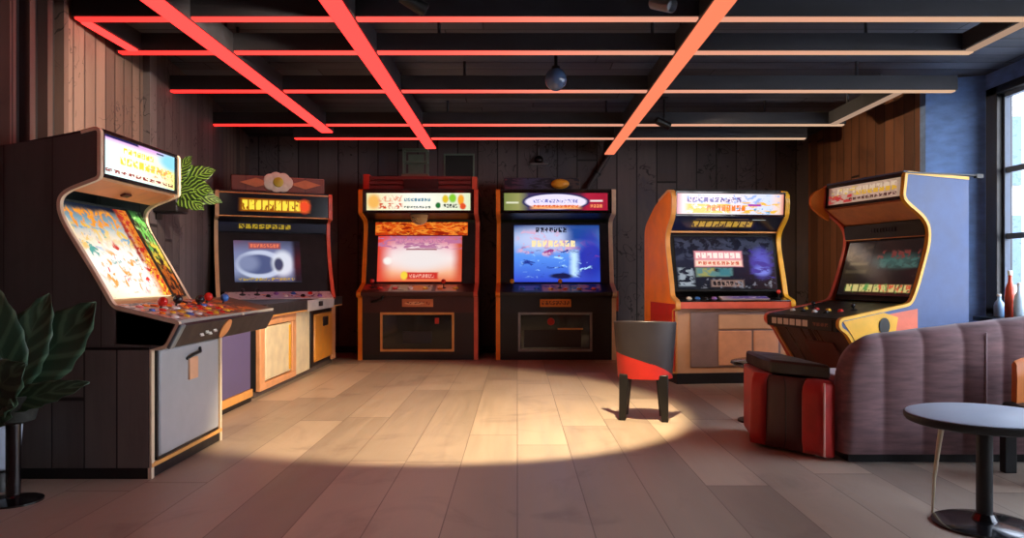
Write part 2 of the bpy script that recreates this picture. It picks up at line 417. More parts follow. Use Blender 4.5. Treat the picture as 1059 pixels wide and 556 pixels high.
# two dark ceiling spots at the top edge
for lab, x, y, rz, mt in (('dark ceiling spotlight above the red strip, at the top edge', -.58, 4.42, .5, M['black']), ('steel ceiling spotlight near the amber strip, at the top edge', .84, 4.42, -.9, M['steel']), ('small black ceiling spotlight under the fourth cross beam, right of the amber strip', 1.5, 7.9, .2, M['black'])):
    r = thing('ceiling_spotlight', lab, 'spotlight', (x, y, HC), rz)
    MB().lathe([(.045, -.018), (.05, 0)], n=20).build('base_plate', mt, r)
    MB().cyl((0, 0, 0), (0, 0, -.25), .012).build('arm', mt, r)
    MB().lathe([(.02, -.1), (.038, -.09), (.042, .06), (.036, .065), (.03, .03)], (0, 0, -.27), 20, (.85, 0, -.35)).build('lamp_head', mt, r)

# ------------------------------------------------------------------ arcade cabinets
def rnd_poly(pts, segs=5):
    """round the corners of an (e, z, radius) outline; returns points and, for each source corner, its first index"""
    out = []; first = []
    n = len(pts)
    for i, p in enumerate(pts):
        e, z = p[0], p[1]; r = p[2] if len(p) > 2 else 0
        first.append(len(out))
        if r <= 0: out.append((e, z)); continue
        a = Vector(pts[i - 1][:2]) - Vector((e, z)); c = Vector(pts[(i + 1) % n][:2]) - Vector((e, z))
        la = min(r, a.length * .48); lc = min(r, c.length * .48)
        P0 = Vector((e, z)) + a.normalized() * la; P2 = Vector((e, z)) + c.normalized() * lc; P1 = Vector((e, z))
        for k in range(segs + 1):
            t = k / segs; q_ = P0 * (1 - t) ** 2 + P1 * 2 * t * (1 - t) + P2 * t * t; out.append((q_.x, q_.y))
    return out, first

class Cab:
    """an upright cabinet; local x to the player's right, -y towards the player. e = distance towards the player."""
    def __init__(s, label, loc, rz, W, prof, side_mat, trim_mats, th=.03, trim_to=None, group='arcade cabinets around the room', side_mats=None, tw=.012, side_label=(None, None)):
        s.r = thing('arcade_cabinet', label, 'arcade cabinet', loc, rz, group); s.W = W; s.th = th
        pts, first = rnd_poly(prof); s.pts = pts
        if not isinstance(trim_mats, (list, tuple)): trim_mats = [trim_mats] * 2
        for i, (x0, x1) in enumerate(((-W / 2, -W / 2 + th), (W / 2 - th, W / 2))):
            b = MB(); b.prism([(x0, -e, z) for e, z in pts], (x1 - x0, 0, 0))
            sd = b.build('side_panel', (side_mats or [side_mat] * 2)[i], s.r, smooth=30)
            if side_label[i]: sd['label'] = side_label[i]
            end = first[trim_to] + 1 if trim_to else len(pts) - 2
            path = pts[:end]; b = MB(); inn = []; outp = []
            for k, p in enumerate(path):
                a = Vector(path[max(k - 1, 0)]); c = Vector(path[min(k + 1, len(path) - 1)]); d = (c - a).normalized(); nn = Vector((d.y, -d.x))
                inn.append(Vector(p) - nn * .008); outp.append(Vector(p) + nn * tw)
            xa, xb = x0 - .004, x1 + .004; rows = []
            for k in range(len(path)):
                i_, o_ = inn[k], outp[k]
                rows.append([(xa, -i_.x, i_.y), (xa, -o_.x, o_.y), (xb, -o_.x, o_.y), (xb, -i_.x, i_.y), (xa, -i_.x, i_.y)])
            b.grid(rows); b.build('edge_trim', trim_mats[i], sd, smooth=50)
    def slab(s, name, p0, p1, mat, x0=None, x1=None, off=0.0, t=.02, parent=None, bevel=0.0, label=None, mats=None):
        """board between the sides from p0 (lower) to p1 (upper), its face 'off' in front of the line"""
        x0 = -s.W / 2 + s.th if x0 is None else x0; x1 = s.W / 2 - s.th if x1 is None else x1
        d = (Vector(p1) - Vector(p0)).normalized(); nn = Vector((d.y, -d.x))
        f0, f1 = Vector(p0) + nn * off, Vector(p1) + nn * off; k0, k1 = f0 - nn * t, f1 - nn * t
        b = MB(); L = lambda x, p: (x, -p.x, p.y)
        i = b.add([L(x0, f0), L(x1, f0), L(x1, f1), L(x0, f1), L(x0, k0), L(x1, k0), L(x1, k1), L(x0, k1)])
        b.face((i, i + 1, i + 2, i + 3), [(0, 0), (1, 0), (1, 1), (0, 1)])
        for f in ((4, 7, 6, 5), (0, 4, 5, 1), (1, 5, 6, 2), (2, 6, 7, 3), (3, 7, 4, 0)): b.face([i + k for k in f])
        o = b.build(name, mat, parent or s.r, bevel=bevel)
        if label: o['label'] = label
        return o
    def along(s, p0, p1, t0, t1):
        a, b = Vector(p0), Vector(p1); return tuple(a.lerp(b, t0)), tuple(a.lerp(b, t1))
    def frame(s, name, p0, p1, mat, x0, x1, w=.02, off=.012, t=.012, parent=None, bow=0.0):
        """a rectangular border lying on the board p0-p1"""
        d = (Vector(p1) - Vector(p0)); Ln = d.length; d.normalize(); nn = Vector((d.y, -d.x)); b = MB()
        def bar(xa, xb, ta, tb):
            P = []
            for o in (off, off - t):
                for (x, tt) in ((xa, ta), (xb, ta), (xb, tb), (xa, tb)):
                    p = Vector(p0) + d * tt + nn * o; P.append((x, -p.x, p.y))
            i = b.add(P)
            for f in ((0, 1, 2, 3), (4, 7, 6, 5), (0, 4, 5, 1), (1, 5, 6, 2), (2, 6, 7, 3), (3, 7, 4, 0)): b.face([i + k for k in f])
        bar(x0, x1, 0, w); bar(x0, x1, Ln - w, Ln); bar(x0, x0 + w, w, Ln - w); bar(x1 - w, x1, w, Ln - w)
        return b.build(name, mat, parent or s.r, bevel=.002)
    def on(s, p0, p1, t, x, off=0.0):
        d = Vector(p1) - Vector(p0); dn = d.normalized(); nn = Vector((dn.y, -dn.x)); p = Vector(p0) + d * t + nn * off
        return Vector((x, -p.x, p.y)), Vector((0, -nn.x, nn.y))
    def button(s, p0, p1, t, x, mat, r=.016, parent=None):
        p, nn = s.on(p0, p1, t, x, .005); b = MB()
        b.lathe([(r * 1.25, 0), (r * 1.25, .006), (r, .007), (r * .95, .016), (r * .5, .019)], p, 14, nn)
        return b.build('button', mat, parent, smooth=40)
    def stick(s, p0, p1, t, x, mat, parent=None, h=.075, lean=(0, 0), r=.021):
        p, nn = s.on(p0, p1, t, x); b = MB(); b.mi = 0
        tip = p + nn * h + Vector((lean[0], lean[1], 0))
        b.lathe([(.034, 0), (.03, .006), (.012, .012)], p, 16, nn); b.cyl(p, tip, .006, n=10)
        b.mi = 1; b.ball(tip, r, 16)
        return b.build('joystick', [M['black'], mat], parent, smooth=50)

pal = {k: pm(k + ' button plastic', c, .25, 0, .03, 4, 0) for k, c in dict(red=S(214, 44, 36), yellow=S(240, 196, 60), white=S(232, 230, 224), blue=S(60, 120, 206), orange=S(238, 130, 40), black=S(24, 24, 28), purple=S(150, 110, 190), pink=S(230, 130, 130)).items()}

WHITE = S(255, 253, 246); YEL = S(252, 220, 70); ORG = S(250, 150, 50); REDC = S(206, 54, 44); BLK = S(10, 10, 14)

# ---- 1: dark boarded cabinet at the left, facing across the room
prof1 = [(0, 0), (0, .633), (.08, .648, .03), (.14, .767, .012), (-.18, .845, .03), (-.28, 1.02, .1), (-.44, 1.28, .1), (-.455, 1.37, .07), (-.42, 1.42, .06), (-.25, 1.485, .02), (-.25, 1.73, .03), (-.42, 1.685, .2), (-.755, 1.64, .02), (-.755, 0)]
white_trim = pm('pale edge moulding', S(226, 206, 176), .35)
c1 = Cab('large dark boarded arcade cabinet at the left wall, its bright screen facing across the room', (-1.81, 4.26, 0), PI / 2, .9, prof1, M['darkside'], white_trim, trim_to=11, th=.02, tw=.01)
mq1 = art('white and yellow marquee picture', ('u', [(0, S(214, 250, 252)), (.3, WHITE), (.75, S(255, 246, 214)), (1, S(232, 240, 120))]), [
    ('rect', (-.1, .86, 1.1, 1.2), S(222, 168, 226), .1), ('ell', (.93, .78, .2, .25), S(140, 214, 240), .5),
    ('text', (.26, .62, .66, .8), YEL, .01, (7, 1, .42)), ('text', (.22, .3, .92, .56), YEL, .01, (9, 1, .44)), ('noise', (.6, .22, .95, .5), S(244, 160, 90), .04, (18, 9, .56)),
    ('text', (.05, .05, .95, .16), S(150, 56, 50), .01, (10, 1, .46)), ('rect', (.05, .93, .45, 1.0), S(30, 28, 90), .015), ('rect', (.7, .9, .8, .94), S(40, 50, 90), .01)], 1.25)
t = c1.slab('marquee', (-.25, 1.515), (-.25, 1.715), mq1, off=-.006, t=.02)
c1.frame('marquee_frame', (-.25, 1.49), (-.25, 1.73), M['blackgloss'], -.42, .42, .02, .004, .014)
c1.slab('top_panel', (-.755, 1.62), (-.27, 1.715), M['charcoal'], off=0, t=.02)
hoodm = pm('warm brown hood board', S(222, 152, 104), .5)
c1.slab('hood_panel', (-.41, 1.425), (-.265, 1.478), hoodm, off=0, t=.02)
MB().box((-0.02, .335, 1.44), (.07, .03, .012), tilt=('X', -.36)).build('hood_badge', M['maroon'], c1.r)
sc1 = art('bright orange and white game picture', ('v', [(0, S(255, 240, 190)), (.35, WHITE), (.6, S(255, 226, 190)), (.8, S(120, 170, 190)), (1, S(90, 60, 30))]), [
    ('noise', (0, .72, 1, .95), S(240, 150, 40), .03, (16, 10, .5)), ('noise', (0, .5, 1, .78), S(236, 190, 70), .04, (10, 7, .54)), ('noise', (0, .45, 1, .75), S(70, 150, 190), .04, (8, 9, .6)),
    ('noise', (0, 0, 1, .62), S(230, 110, 70), .04, (9, 8, .66)), ('ell', (.45, .25, .42, .34), WHITE, .6), ('noise', (.1, .05, .9, .5), S(240, 170, 80), .05, (12, 9, .58)), ('noise', (.1, .05, .9, .6), S(214, 60, 50), .05, (11, 7, .64)), ('noise', (0, .35, .9, .7), S(90, 170, 160), .05, (9, 8, .62)), ('rect', (-.1, .95, 1.1, 1.2), S(14, 20, 40), .03),
    ('rect', (.84, -.1, 1.2, 1.1), S(220, 130, 40), .08), ('noise', (.8, 0, 1, 1), S(190, 40, 34), .03, (14, 16, .52)), ('noise', (.82, 0, 1, .5), YEL, .03, (20, 20, .56)),
    ('rect', (.8, .4, .84, 1.1), S(150, 30, 26), .03)], 1.12, warp=.05)
c1.slab('screen', *c1.along((-.18, .845), (-.49, 1.40), .075, .955), sc1, -.425, .24, off=.004, t=.014)
c1.slab('screen_bezel', (-.18, .845), (-.49, 1.40), M['bezel'], off=-.012, t=.02)
c1.slab('screen_sill', (-.182, .85), (-.235, .90), pm('tan sill board', S(190, 150, 104), .5), off=.004, t=.02)
side_art = printed('green and yellow side artwork', ('v', [(0, S(20, 34, 30)), (1, S(14, 22, 22))]), [
    ('noise', (.15, .45, .9, .98), S(96, 190, 90), .04, (4, 7, .48)), ('noise', (.1, .3, .9, .62), S(214, 200, 70), .04, (4, 9, .5)), ('noise', (.1, 0, .9, .35), S(206, 120, 40), .03, (7, 12, .5)), ('noise', (0, .6, 1, 1), S(190, 230, 170), .03, (5, 14, .62))])
c1.slab('bezel_artwork', *c1.along((-.18, .845), (-.49, 1.40), .06, .97), side_art, .255, .425, off=.006, t=.016, label='green and yellow artwork strip')
# control deck, wider than the cabinet
D0, D1 = (.14, .767), (-.18, .845)
deck = MB(); deck.prism([(-.452, -.145, .772), (-.452, .19, .85), (-.452, .19, .80), (-.452, .0, .655), (-.452, -.08, .648)], (.032, 0, 0))
deckm = printed('busy printed control deck', ('u', [(0, S(206, 200, 190)), (.5, S(120, 96, 84)), (1, S(30, 28, 30))]), [
    ('noise', (0, 0, .8, 1), S(226, 130, 50), .05, (16, 6, .52)), ('noise', (0, 0, .7, 1), S(50, 50, 70), .05, (14, 7, .55)), ('noise', (0, .2, .6, 1), S(226, 226, 230), .05, (18, 8, .6)), ('noise', (.1, 0, .75, .6), S(240, 196, 70), .05, (22, 7, .6))])
cp = c1.slab('control_panel', D0, D1, deckm, -.45, 1.03, off=.014, t=.02, bevel=.003)
MB().prism([(-.45, -.13, .775), (-.45, .17, .83), (-.45, .17, .66), (-.45, -.07, .652)], (1.48, 0, 0)).build('control_box', M['charcoal'], c1.r, bevel=.004)
fp = c1.slab('front_lip', (.075, .65), (.138, .765), M['navy'], -.44, 1.03, off=.02, t=.02, bevel=.004)
c1.slab('corner_cap', (.075, .648), (.138, .767), pm('blue grey corner cap', S(122, 142, 150), .35, .3), -.455, -.40, off=.026, t=.02, bevel=.006)
em1 = pm('orange emblem', S(224, 150, 90), .4)
MB().lathe([(.06, 0), (.06, .006), (.045, .012)], c1.on((.075, .65), (.138, .765), .5, .2, .02)[0], 20, c1.on((.075, .65), (.138, .765), .5, .2)[1]).build('emblem', em1, c1.r)
b = MB()
for k in range(4):
    p, nn = c1.on((.075, .65), (.138, .765), .42 + .1 * (k % 2), -.12 + .055 * k, .022); b.box(p, (.04, .006, .022), 0, ('X', -.5))
b.build('lettering', M['whitep'], c1.r)
random.seed(3)
keys = ['red', 'yellow', 'white', 'blue', 'orange', 'white', 'black', 'pink']
for i in range(9):
    for j in range(4):
        x = -.37 + .098 * i + random.uniform(-.02, .02); t = .14 + .2 * j + random.uniform(-.05, .05)
        k = random.choice(keys[:4] + ['orange', 'yellow', 'red'] if j < 2 else keys)
        c1.button(D0, D1, t + .02, x, pal[k], random.choice((.016, .019, .022)), cp)
for x, t, k in ((-.22, .62, 'red'), (.02, .7, 'black'), (.24, .6, 'black'), (.46, .72, 'red'), (.62, .6, 'blue')): c1.stick(D0, D1, t, x, pal[k], cp, .05, (.01, 0), .026)
# body
MB().bx(-.42, .42, .0, .02, .05, .64).build('front_panel', white_trim, c1.r, bevel=.003)
cd = MB().bx(-.385, .375, -.022, -.0, .095, .628).build('coin_door', M['grey'], c1.r, bevel=.012)
MB().bx(-.4, -.385, -.012, 0, .085, .635).bx(.375, .39, -.012, 0, .085, .635).bx(-.4, .39, -.012, 0, .08, .095).build('door_gasket', M['black'], c1.r)
MB().bx(-.06, .05, -.034, -.02, .435, .555).build('coin_plate', pm('peach coin plate', S(224, 172, 136), .4), cd, bevel=.004)
MB().tube([(-.085, -.026, .552), (-.04, -.045, .572), (.05, -.045, .578), (.09, -.026, .596)], .008).build('handle', M['black'], cd)
for x0, x1 in ((-.456, -.45),):
    MB().bx(x0, x1, .0, .75, .055, .635).build('side_boards', M['darkwood'], c1.r)
MB().bx(-.452, .452, -.004, .752, 0, .055).build('plinth', M['black'], c1.r, bevel=.004)
MB().bx(-.452, .452, -.012, .0, .055, .075).build('kick_trim', M['gold'], c1.r)
MB().bx(-.458, -.45, -.0, .752, .635, .648).build('side_groove', M['black'], c1.r)
MB().bx(-.42, .42, .735, .75, .06, 1.62).build('back_panel', M['black'], c1.r)

# ---- low violet cabinet beside it
r = thing('low_cabinet', 'low dusty violet cabinet tucked between the two left arcade cabinets', 'cabinet', (-2.12, 5.55, 0), PI / 2)
MB().bx(-.76, .62, .02, .58, .07, .62).build('body', M['charcoal'], r, bevel=.004)
MB().bx(-.74, .6, -.0, .02, .1, .61).build('door', M['purple'], r, bevel=.006)
MB().bx(-.76, .62, -.01, .02, .04, .1).build('kick_trim', M['gold'], r)
MB().bx(-.76, .62, .0, .58, 0, .04).build('plinth', M['black'], r)
MB().bx(-.76, .63, -.01, .58, .62, .66).build('worktop', M['navy'], r, bevel=.004)

# ---- 2: cabinet set on a long counter base at the left, screen turned to the room
r2 = thing('arcade_cabinet', 'black arcade cabinet with amber edges on a long base of cream and ochre doors', 'arcade cabinet', (-2.12, 7.6, 0), 0, 'arcade cabinets around the room')
# base in local coordinates: +x is the front (towards the room)
Y0, Y1 = -1.28, 1.36
MB().bx(-.72, -.02, Y0, Y1, .05, .66).build('base_body', M['charcoal'], r2)
MB().bx(-.74, -.03, Y0, Y1, 0, .05).build('plinth', pm('grey plinth', S(96, 82, 74), .5), r2)
peach = pm('peach wood frame', S(222, 160, 112), .45)
fr_ = MB().bx(-.02, .02, Y0, Y0 + .12, .05, .66).bx(-.02, .02, Y0 + .12, -.25, .58, .66).bx(-.02, .02, Y0 + .12, -.25, .05, .11).bx(-.02, .02, -.37, -.25, .11, .58).build('door_frame', peach, r2, bevel=.006)
d_ = MB().bx(-.02, .014, Y0 + .16, -.39, .12, .57).build('door', M['cream'], r2, bevel=.012); d_['label'] = 'cream door in a peach frame'
MB().bx(.014, .022, -.47, -.43, .14, .55).build('door_strip', M['yellow'], d_)
MB().bx(-.02, .005, -.25, .28, .05, .66).build('front_panel', M['cream'], r2, bevel=.004)
cd = MB().bx(-.01, .028, .42, 1.16, .1, .6).build('coin_door', pm('ochre coin door', S(214, 142, 52), .4), r2, bevel=.05)
MB().bx(-.01, .012, .3, .42, .06, .63).bx(-.01, .012, .42, 1.2, .6, .63).build('door_recess', M['black'], r2, bevel=.01)
MB().bx(.026, .04, .72, .92, .46, .56).build('coin_slot', M['black'], cd, bevel=.006)
MB().bx(-.01, .014, 1.2, 1.36, .05, .66).build('end_panel', peach, r2, bevel=.004)
MB().bx(-.76, .08, Y0 - .02, Y1 + .04, .66, .672).build('worktop_edge', M['gold'], r2)
dk = MB().bx(-.8, .085, Y0 - .02, Y1 + .04, .672, .765).build('control_panel', M['charcoal'], r2, bevel=.006)
lg = pm('pale grey deck front', S(206, 200, 196), .4)
p_ = MB().bx(.083, .096, -.1, .95, .655, .762).build('deck_front', lg, dk, bevel=.003)
MB().bx(.094, .108, .28, .42, .69, .74).build('lock', M['black'], p_, bevel=.004)
# upper cabinet, turned towards the room
U = Matrix.Translation((-.335, .30, 0)) @ Matrix.Rotation(math.radians(26), 4, 'Z')
prof2 = [(.06, .765), (.0, .84, .06), (-.17, 1.2, .14), (-.215, 1.45, .08), (-.2, 1.585, .02), (-.1, 1.6, .02), (-.1, 1.85, .02), (-.40, 1.85), (-.40, .765)]
c2 = Cab('upper', (0, 0, 0), 0, 1.16, prof2, M['black'], [pm('tan edge moulding', S(206, 170, 124), .4), M['rededge']], trim_to=7, tw=.014)
tmp = c2.r
mq2 = art('yellow lettering on a black marquee', ('v', [(0, BLK), (1, BLK)]), [('rect', (.19, .2, .81, .8), S(150, 80, 12), .03), ('text', (.2, .22, .8, .78), S(255, 222, 70), .01, (10, 1, .4)), ('ell', (.77, .5, .05, .3), S(230, 70, 30), .4)], 1.1)
c2.slab('marquee', (-.1, 1.615), (-.1, 1.835), mq2, off=-.008)
c2.frame('marquee_frame', (-.1, 1.6), (-.1, 1.85), M['gold'], -.56, .56, .013, .004, .02)
c2.slab('hood_panel', (-.2, 1.55), (-.11, 1.6), M['black'], off=0)
hd2 = art('dim gold lettering strip', ('v', [(0, S(20, 20, 30)), (1, S(26, 26, 40))]), [('text', (.18, .25, .66, .8), S(190, 160, 40), .01, (8, 1, .42))], .8)
c2.slab('title_strip', (-.212, 1.455), (-.2, 1.56), hd2, off=.002)
c2.slab('screen_bezel', (-.02, .845), (-.21, 1.45), M['bezel'], off=-.02)
sc2 = art('pale blue road game picture', ('v', [(0, S(70, 76, 104)), (.25, S(140, 150, 186)), (.7, S(120, 130, 170)), (1, S(70, 74, 100))]), [
    ('ell', (.38, .42, .36, .34), S(196, 206, 232), .08), ('ell', (.36, .42, .27, .24), S(78, 90, 132), .12), ('ell', (.72, .45, .16, .3), S(220, 226, 240), .3), ('ell', (.66, .42, .07, .16), S(60, 70, 100), .3), ('ell', (.2, .45, .16, .2), S(130, 140, 176), .5),
    ('rect', (.22, .8, .7, .95), S(150, 80, 84), .02), ('text', (.24, .82, .68, .93), S(232, 120, 90), .01, (9, 1, .4)), ('rect', (.88, -.1, 1.1, 1.1), S(26, 26, 36), .05), ('text', (.05, .02, .9, .1), S(190, 160, 50), .01, (14, 1, .5))], 1.0)
c2.slab('screen', *c2.along((-.02, .845), (-.21, 1.45), .16, .86), sc2, -.40, .26, off=-.008, t=.01)
lt2 = art('white control strip', ('u', [(0, S(206, 190, 180)), (.5, S(170, 160, 190)), (1, S(226, 220, 214))]), [('noise', (0, 0, 1, 1), S(60, 50, 60), .02, (16, 4, .55)), ('noise', (.2, .1, .8, .8), S(232, 160, 110), .02, (10, 4, .6))], .0)
deck2 = printed('light printed deck strip', ('u', [(0, S(220, 206, 196)), (.5, S(180, 170, 196)), (1, S(230, 224, 216))]), [('noise', (0, 0, 1, 1), S(80, 66, 80), .02, (16, 4, .6)), ('noise', (.2, .1, .8, .8), S(232, 160, 110), .02, (10, 4, .62))])
cs = c2.slab('deck_strip', (.16, .768), (-.015, .835), deck2, -.5, .54, off=.004, t=.014, bevel=.002)
for k in range(7): c2.button((.16, .768), (-.015, .835), .3 + .35 * (k % 2), -.1 + .085 * k, pal[['black', 'purple', 'white', 'blue', 'black', 'red', 'purple'][k]], .02, cs)
for x in (-.34, -.2): c2.stick((.16, .768), (-.015, .835), .6, x, pal['black'], cs, .05)
c2.slab('top_panel', (-.40, 1.84), (-.1, 1.842), M['black'], off=0)
MB().bx(-.55, .55, .38, .395, .77, 1.84).build('back_panel', M['black'], c2.r)
for o in list(tmp.children):
    o.parent = r2
    o.matrix_basis = U
bpy.data.objects.remove(tmp)
# flower topper on it
r = thing('topper_sign', 'painted wooden sign with a white flower on top of the left cabinet', 'sign', (-2.52, 8.07, 1.873), math.radians(26))
MB().bx(-.44, .5, -.01, .03, 0, .16).build('board', planks('rust brown sign board', 0, 2, .3, S(86, 44, 38), S(138, 76, 58), 3, .004), r, bevel=.006)
pet = pm('white petals', S(232, 228, 206), .5); org = pm('orange leaf shapes', S(206, 122, 74), .5)
b = MB()
for k in range(7):
    a = 2 * PI * k / 7; b.lathe([(.07, -.0), (.066, .014), (.03, .024)], (.02 + .085 * math.cos(a), -.012, .1 + .04 * math.sin(a)), 18, (0, -1, 0))
b.build('petals', pet, r)
MB().lathe([(.055, 0), (.05, .04), (.02, .052)], (.02, -.012, .1), 18, (0, -1, 0)).build('flower_centre', pm('yellow green flower centre', S(196, 186, 52), .5), r)
for x in (-.2, .3):
    b = MB(); b.prism([(x - .16 * 1, -.012, .085), (x, -.012, .135), (x + .16, -.012, .09), (x, -.012, .04)], (0, -.012, 0)); b.build('leaf_shape', org, r)

# ---- 3 and 4: pair of tall cabinets against the back wall
profB = [(0, 0), (0, .74), (.1, .765, .02), (.1, .80, .02), (-.2, .90, .03), (-.36, 1.55, .08), (-.34, 1.68, .06), (-.02, 1.745, .03), (-.02, 2.02, .02), (-.78, 2.02), (-.78, 0)]
def back_cab(label, x, W, side, trims, marq, scr, strip, deckcol, frontmat, doorframe, plate, title=None, lowfront=None):
    c = Cab(label, (x, 9.2, 0), 0, W, profB, side, trims, th=.042, trim_to=9, tw=.012)
    h = W / 2 - .042
    c.slab('marquee', (-.02, 1.775), (-.02, 1.99), marq, -h + .05, h - .05, off=-.006)
    c.frame('marquee_frame', (-.02, 1.745), (-.02, 2.02), M['blackgloss'], -h, h, .035, .004, .03)
    c.slab('hood_panel', (-.34, 1.69), (-.03, 1.75), M['black'], off=0)
    c.slab('screen_bezel', (-.2, .905), (-.35, 1.66), M['bezel'], off=-.02)
    if title: c.slab('title_strip', (-.325, 1.50), (-.352, 1.66), title, -h + .1, h - .1, off=.006)
    c.slab('screen', *scr[1], scr[0], scr[2], scr[3], off=-.005)
    cp = c.slab('control_panel', (.1, .80), (-.2, .90), deckcol, off=.006, bevel=.003)
    c.slab('deck_lip', (.095, .765), (.1, .80), frontmat, off=0)
    c.slab('front_panel', (.0, .56), (.0, .765), frontmat, off=.0)
    c.slab('lower_panel', (.0, .06), (.0, .56), lowfront or frontmat, off=-.004)
    c.slab('plinth', (.0, .0), (.0, .06), M['black'], off=-.008)
    cd = c.slab('coin_door', (0, .12), (0, .545), M['blackgloss'], -.42, .40, off=.004, t=.012, bevel=.006)
    c.frame('door_frame', (0, .10), (0, .565), doorframe, -.45, .43, .028, .014, .02)
    c.slab('name_plate', (0, .63), (0, .725), plate, -.19, .18, off=.012, t=.02, bevel=.004)
    c.slab('top_panel', (-.78, 2.015), (-.04, 2.016), M['black'], off=0)
    MB().bx(-h, h, .75, .77, .05, 2.0).build('back_panel', M['black'], c.r)
    return c, cp, cd, h
mq3 = art('cream marquee with fruit pictures', ('u', [(0, S(236, 226, 170)), (.5, S(252, 250, 240)), (1, S(220, 230, 190))]), [
    ('ell', (.07, .5, .06, .4), S(240, 180, 90), .4), ('noise', (.12, .5, .34, .85), S(230, 150, 120), .02, (30, 4, .52)), ('noise', (.12, .12, .34, .42), S(206, 70, 40), .02, (24, 4, .5)), ('text', (.36, .5, .62, .72), S(90, 140, 160), .01, (8, 1, .4)), ('text', (.36, .12, .62, .28), S(70, 90, 80), .01, (9, 1, .46)),
    ('ell', (.69, .3, .025, .16), S(30, 110, 50), .3), ('ell', (.76, .65, .03, .22), S(220, 190, 40), .3), ('ell', (.83, .7, .035, .24), S(130, 200, 50), .3), ('ell', (.91, .6, .03, .3), S(240, 160, 40), .3), ('text', (.74, .14, .88, .4), S(50, 60, 50), .01, (5, 1, .4)), ('ell', (.93, .25, .03, .18), S(220, 80, 40), .3)], 1.1)
sc3 = art('glowing pink and white game picture', ('v', [(0, S(240, 110, 60)), (.2, S(255, 190, 150)), (.5, S(255, 244, 240)), (.75, S(244, 190, 200)), (1, S(200, 90, 120))]), [
    ('ell', (.5, .5, .34, .26), S(250, 240, 238), .6), ('rect', (-.1, -.1, .1, 1.1), S(230, 70, 50), .1), ('rect', (.92, -.1, 1.1, 1.1), S(214, 90, 60), .07), ('noise', (0, .72, 1, 1), S(190, 120, 160), .04, (9, 14, .5)), ('text', (.2, .84, .8, .95), S(220, 140, 170), .01, (12, 1, .45)),
    ('rect', (.34, .69, .7, .715), S(150, 70, 90), .01), ('rect', (.3, .05, .72, .2), S(214, 50, 40), .02), ('ell', (.32, .13, .04, .09), YEL, .3), ('text', (.38, .07, .68, .17), S(250, 170, 150), .01, (8, 1, .46)), ('ell', (.12, .45, .05, .08), WHITE, .4)], .95)
ti3 = art('orange title panel', ('v', [(0, S(190, 50, 10)), (.5, S(240, 100, 20)), (1, S(200, 60, 14))]), [('noise', (0, 0, 1, 1), S(255, 150, 50), .02, (12, 5, .52)), ('noise', (0, 0, 1, 1), S(150, 30, 10), .02, (10, 4, .58))], .9)
dk3 = printed('red and cream printed deck', ('u', [(0, S(60, 16, 14)), (1, S(50, 16, 14))]), [('noise', (.0, .1, .25, .9), S(190, 50, 50), .01, (10, 3, .5)), ('rect', (.24, .15, .62, .85), S(186, 196, 176), .01), ('noise', (.26, .2, .6, .8), S(40, 50, 50), .01, (12, 3, .54)), ('ell', (.5, .5, .08, .3), S(236, 170, 60), .2), ('rect', (.66, .15, .84, .85), S(220, 150, 100), .01)])
plate3 = printed('copper name plate', ('u', [(0, S(206, 110, 66)), (1, S(226, 130, 80))]), [('ell', (.4, .45, .3, .2), S(244, 180, 130), .2), ('text', (.1, .2, .9, .7), S(150, 60, 36), .01, (6, 1, .55))])
c3, cp, cd, h = back_cab('dark red arcade cabinet with a pink and white screen against the back wall', -1.18, 1.42, M['maroon'], [M['orange'], M['rededge']], mq3,
                     (sc3, ((-.2053, .932), (-.3162, 1.49)), -.53, .5), None, dk3, M['maroon'], M['gold'], plate3, ti3, pm('very dark red panel', S(34, 16, 16), .5))
MB().lathe([(.11, 0), (.1, .015), (.05, .03)], (0, .12, 1.72), 20, (0, -1, -.2)).build('hood_emblem', pm('brass emblem', S(186, 160, 120), .3, .6), c3.r)
for i, k in enumerate(('red', 'red', 'white', 'yellow', 'orange', 'yellow')): c3.button((.1, .80), (-.2, .90), .45, -.46 + .18 * i, pal[k], .03, cp)
for x in (-.55, .3): c3.stick((.1, .8), (-.2, .9), .5, x, pal['red'], cp, .09, r=.028)
MB().tube([(-.55, -.01, .69), (-.5, -.03, .70), (-.43, -.02, .72), (-.41, -.02, .77)], .016).build('hook', M['black'], c3.r)
MB().bx(-.18, .16, -.012, -.004, .2, .34).build('return_tray', M['charcoal'], cd, bevel=.01)
MB().bx(.2, .25, -.016, -.004, .43, .5).build('coin_return', M['redlam'], cd, bevel=.004)
# slatted topper
r = thing('topper_sign', 'dark red slatted box standing on top of the red edged cabinet', 'sign', (-1.18, 9.42, 2.042))
b = MB()
for k in range(3): b.bx(-.62, .62, -.02, .05, .012 + .056 * k, .056 + .056 * k)
b.bx(-.62, .62, .05, .2, 0, .17); b.build('slats', pm('dull red slats', S(110, 44, 40), .5), r, bevel=.004)
MB().bx(-.69, -.62, -.03, .22, 0, .19).build('end_post', M['redlam'], r); MB().bx(.63, .69, -.03, .22, 0, .16).build('end_post', M['rededge'], r)
MB().bx(-.2, .22, -.05, -.02, .01, .13).build('front_box', pm('blackish red box', S(40, 14, 16), .5), r, bevel=.006)

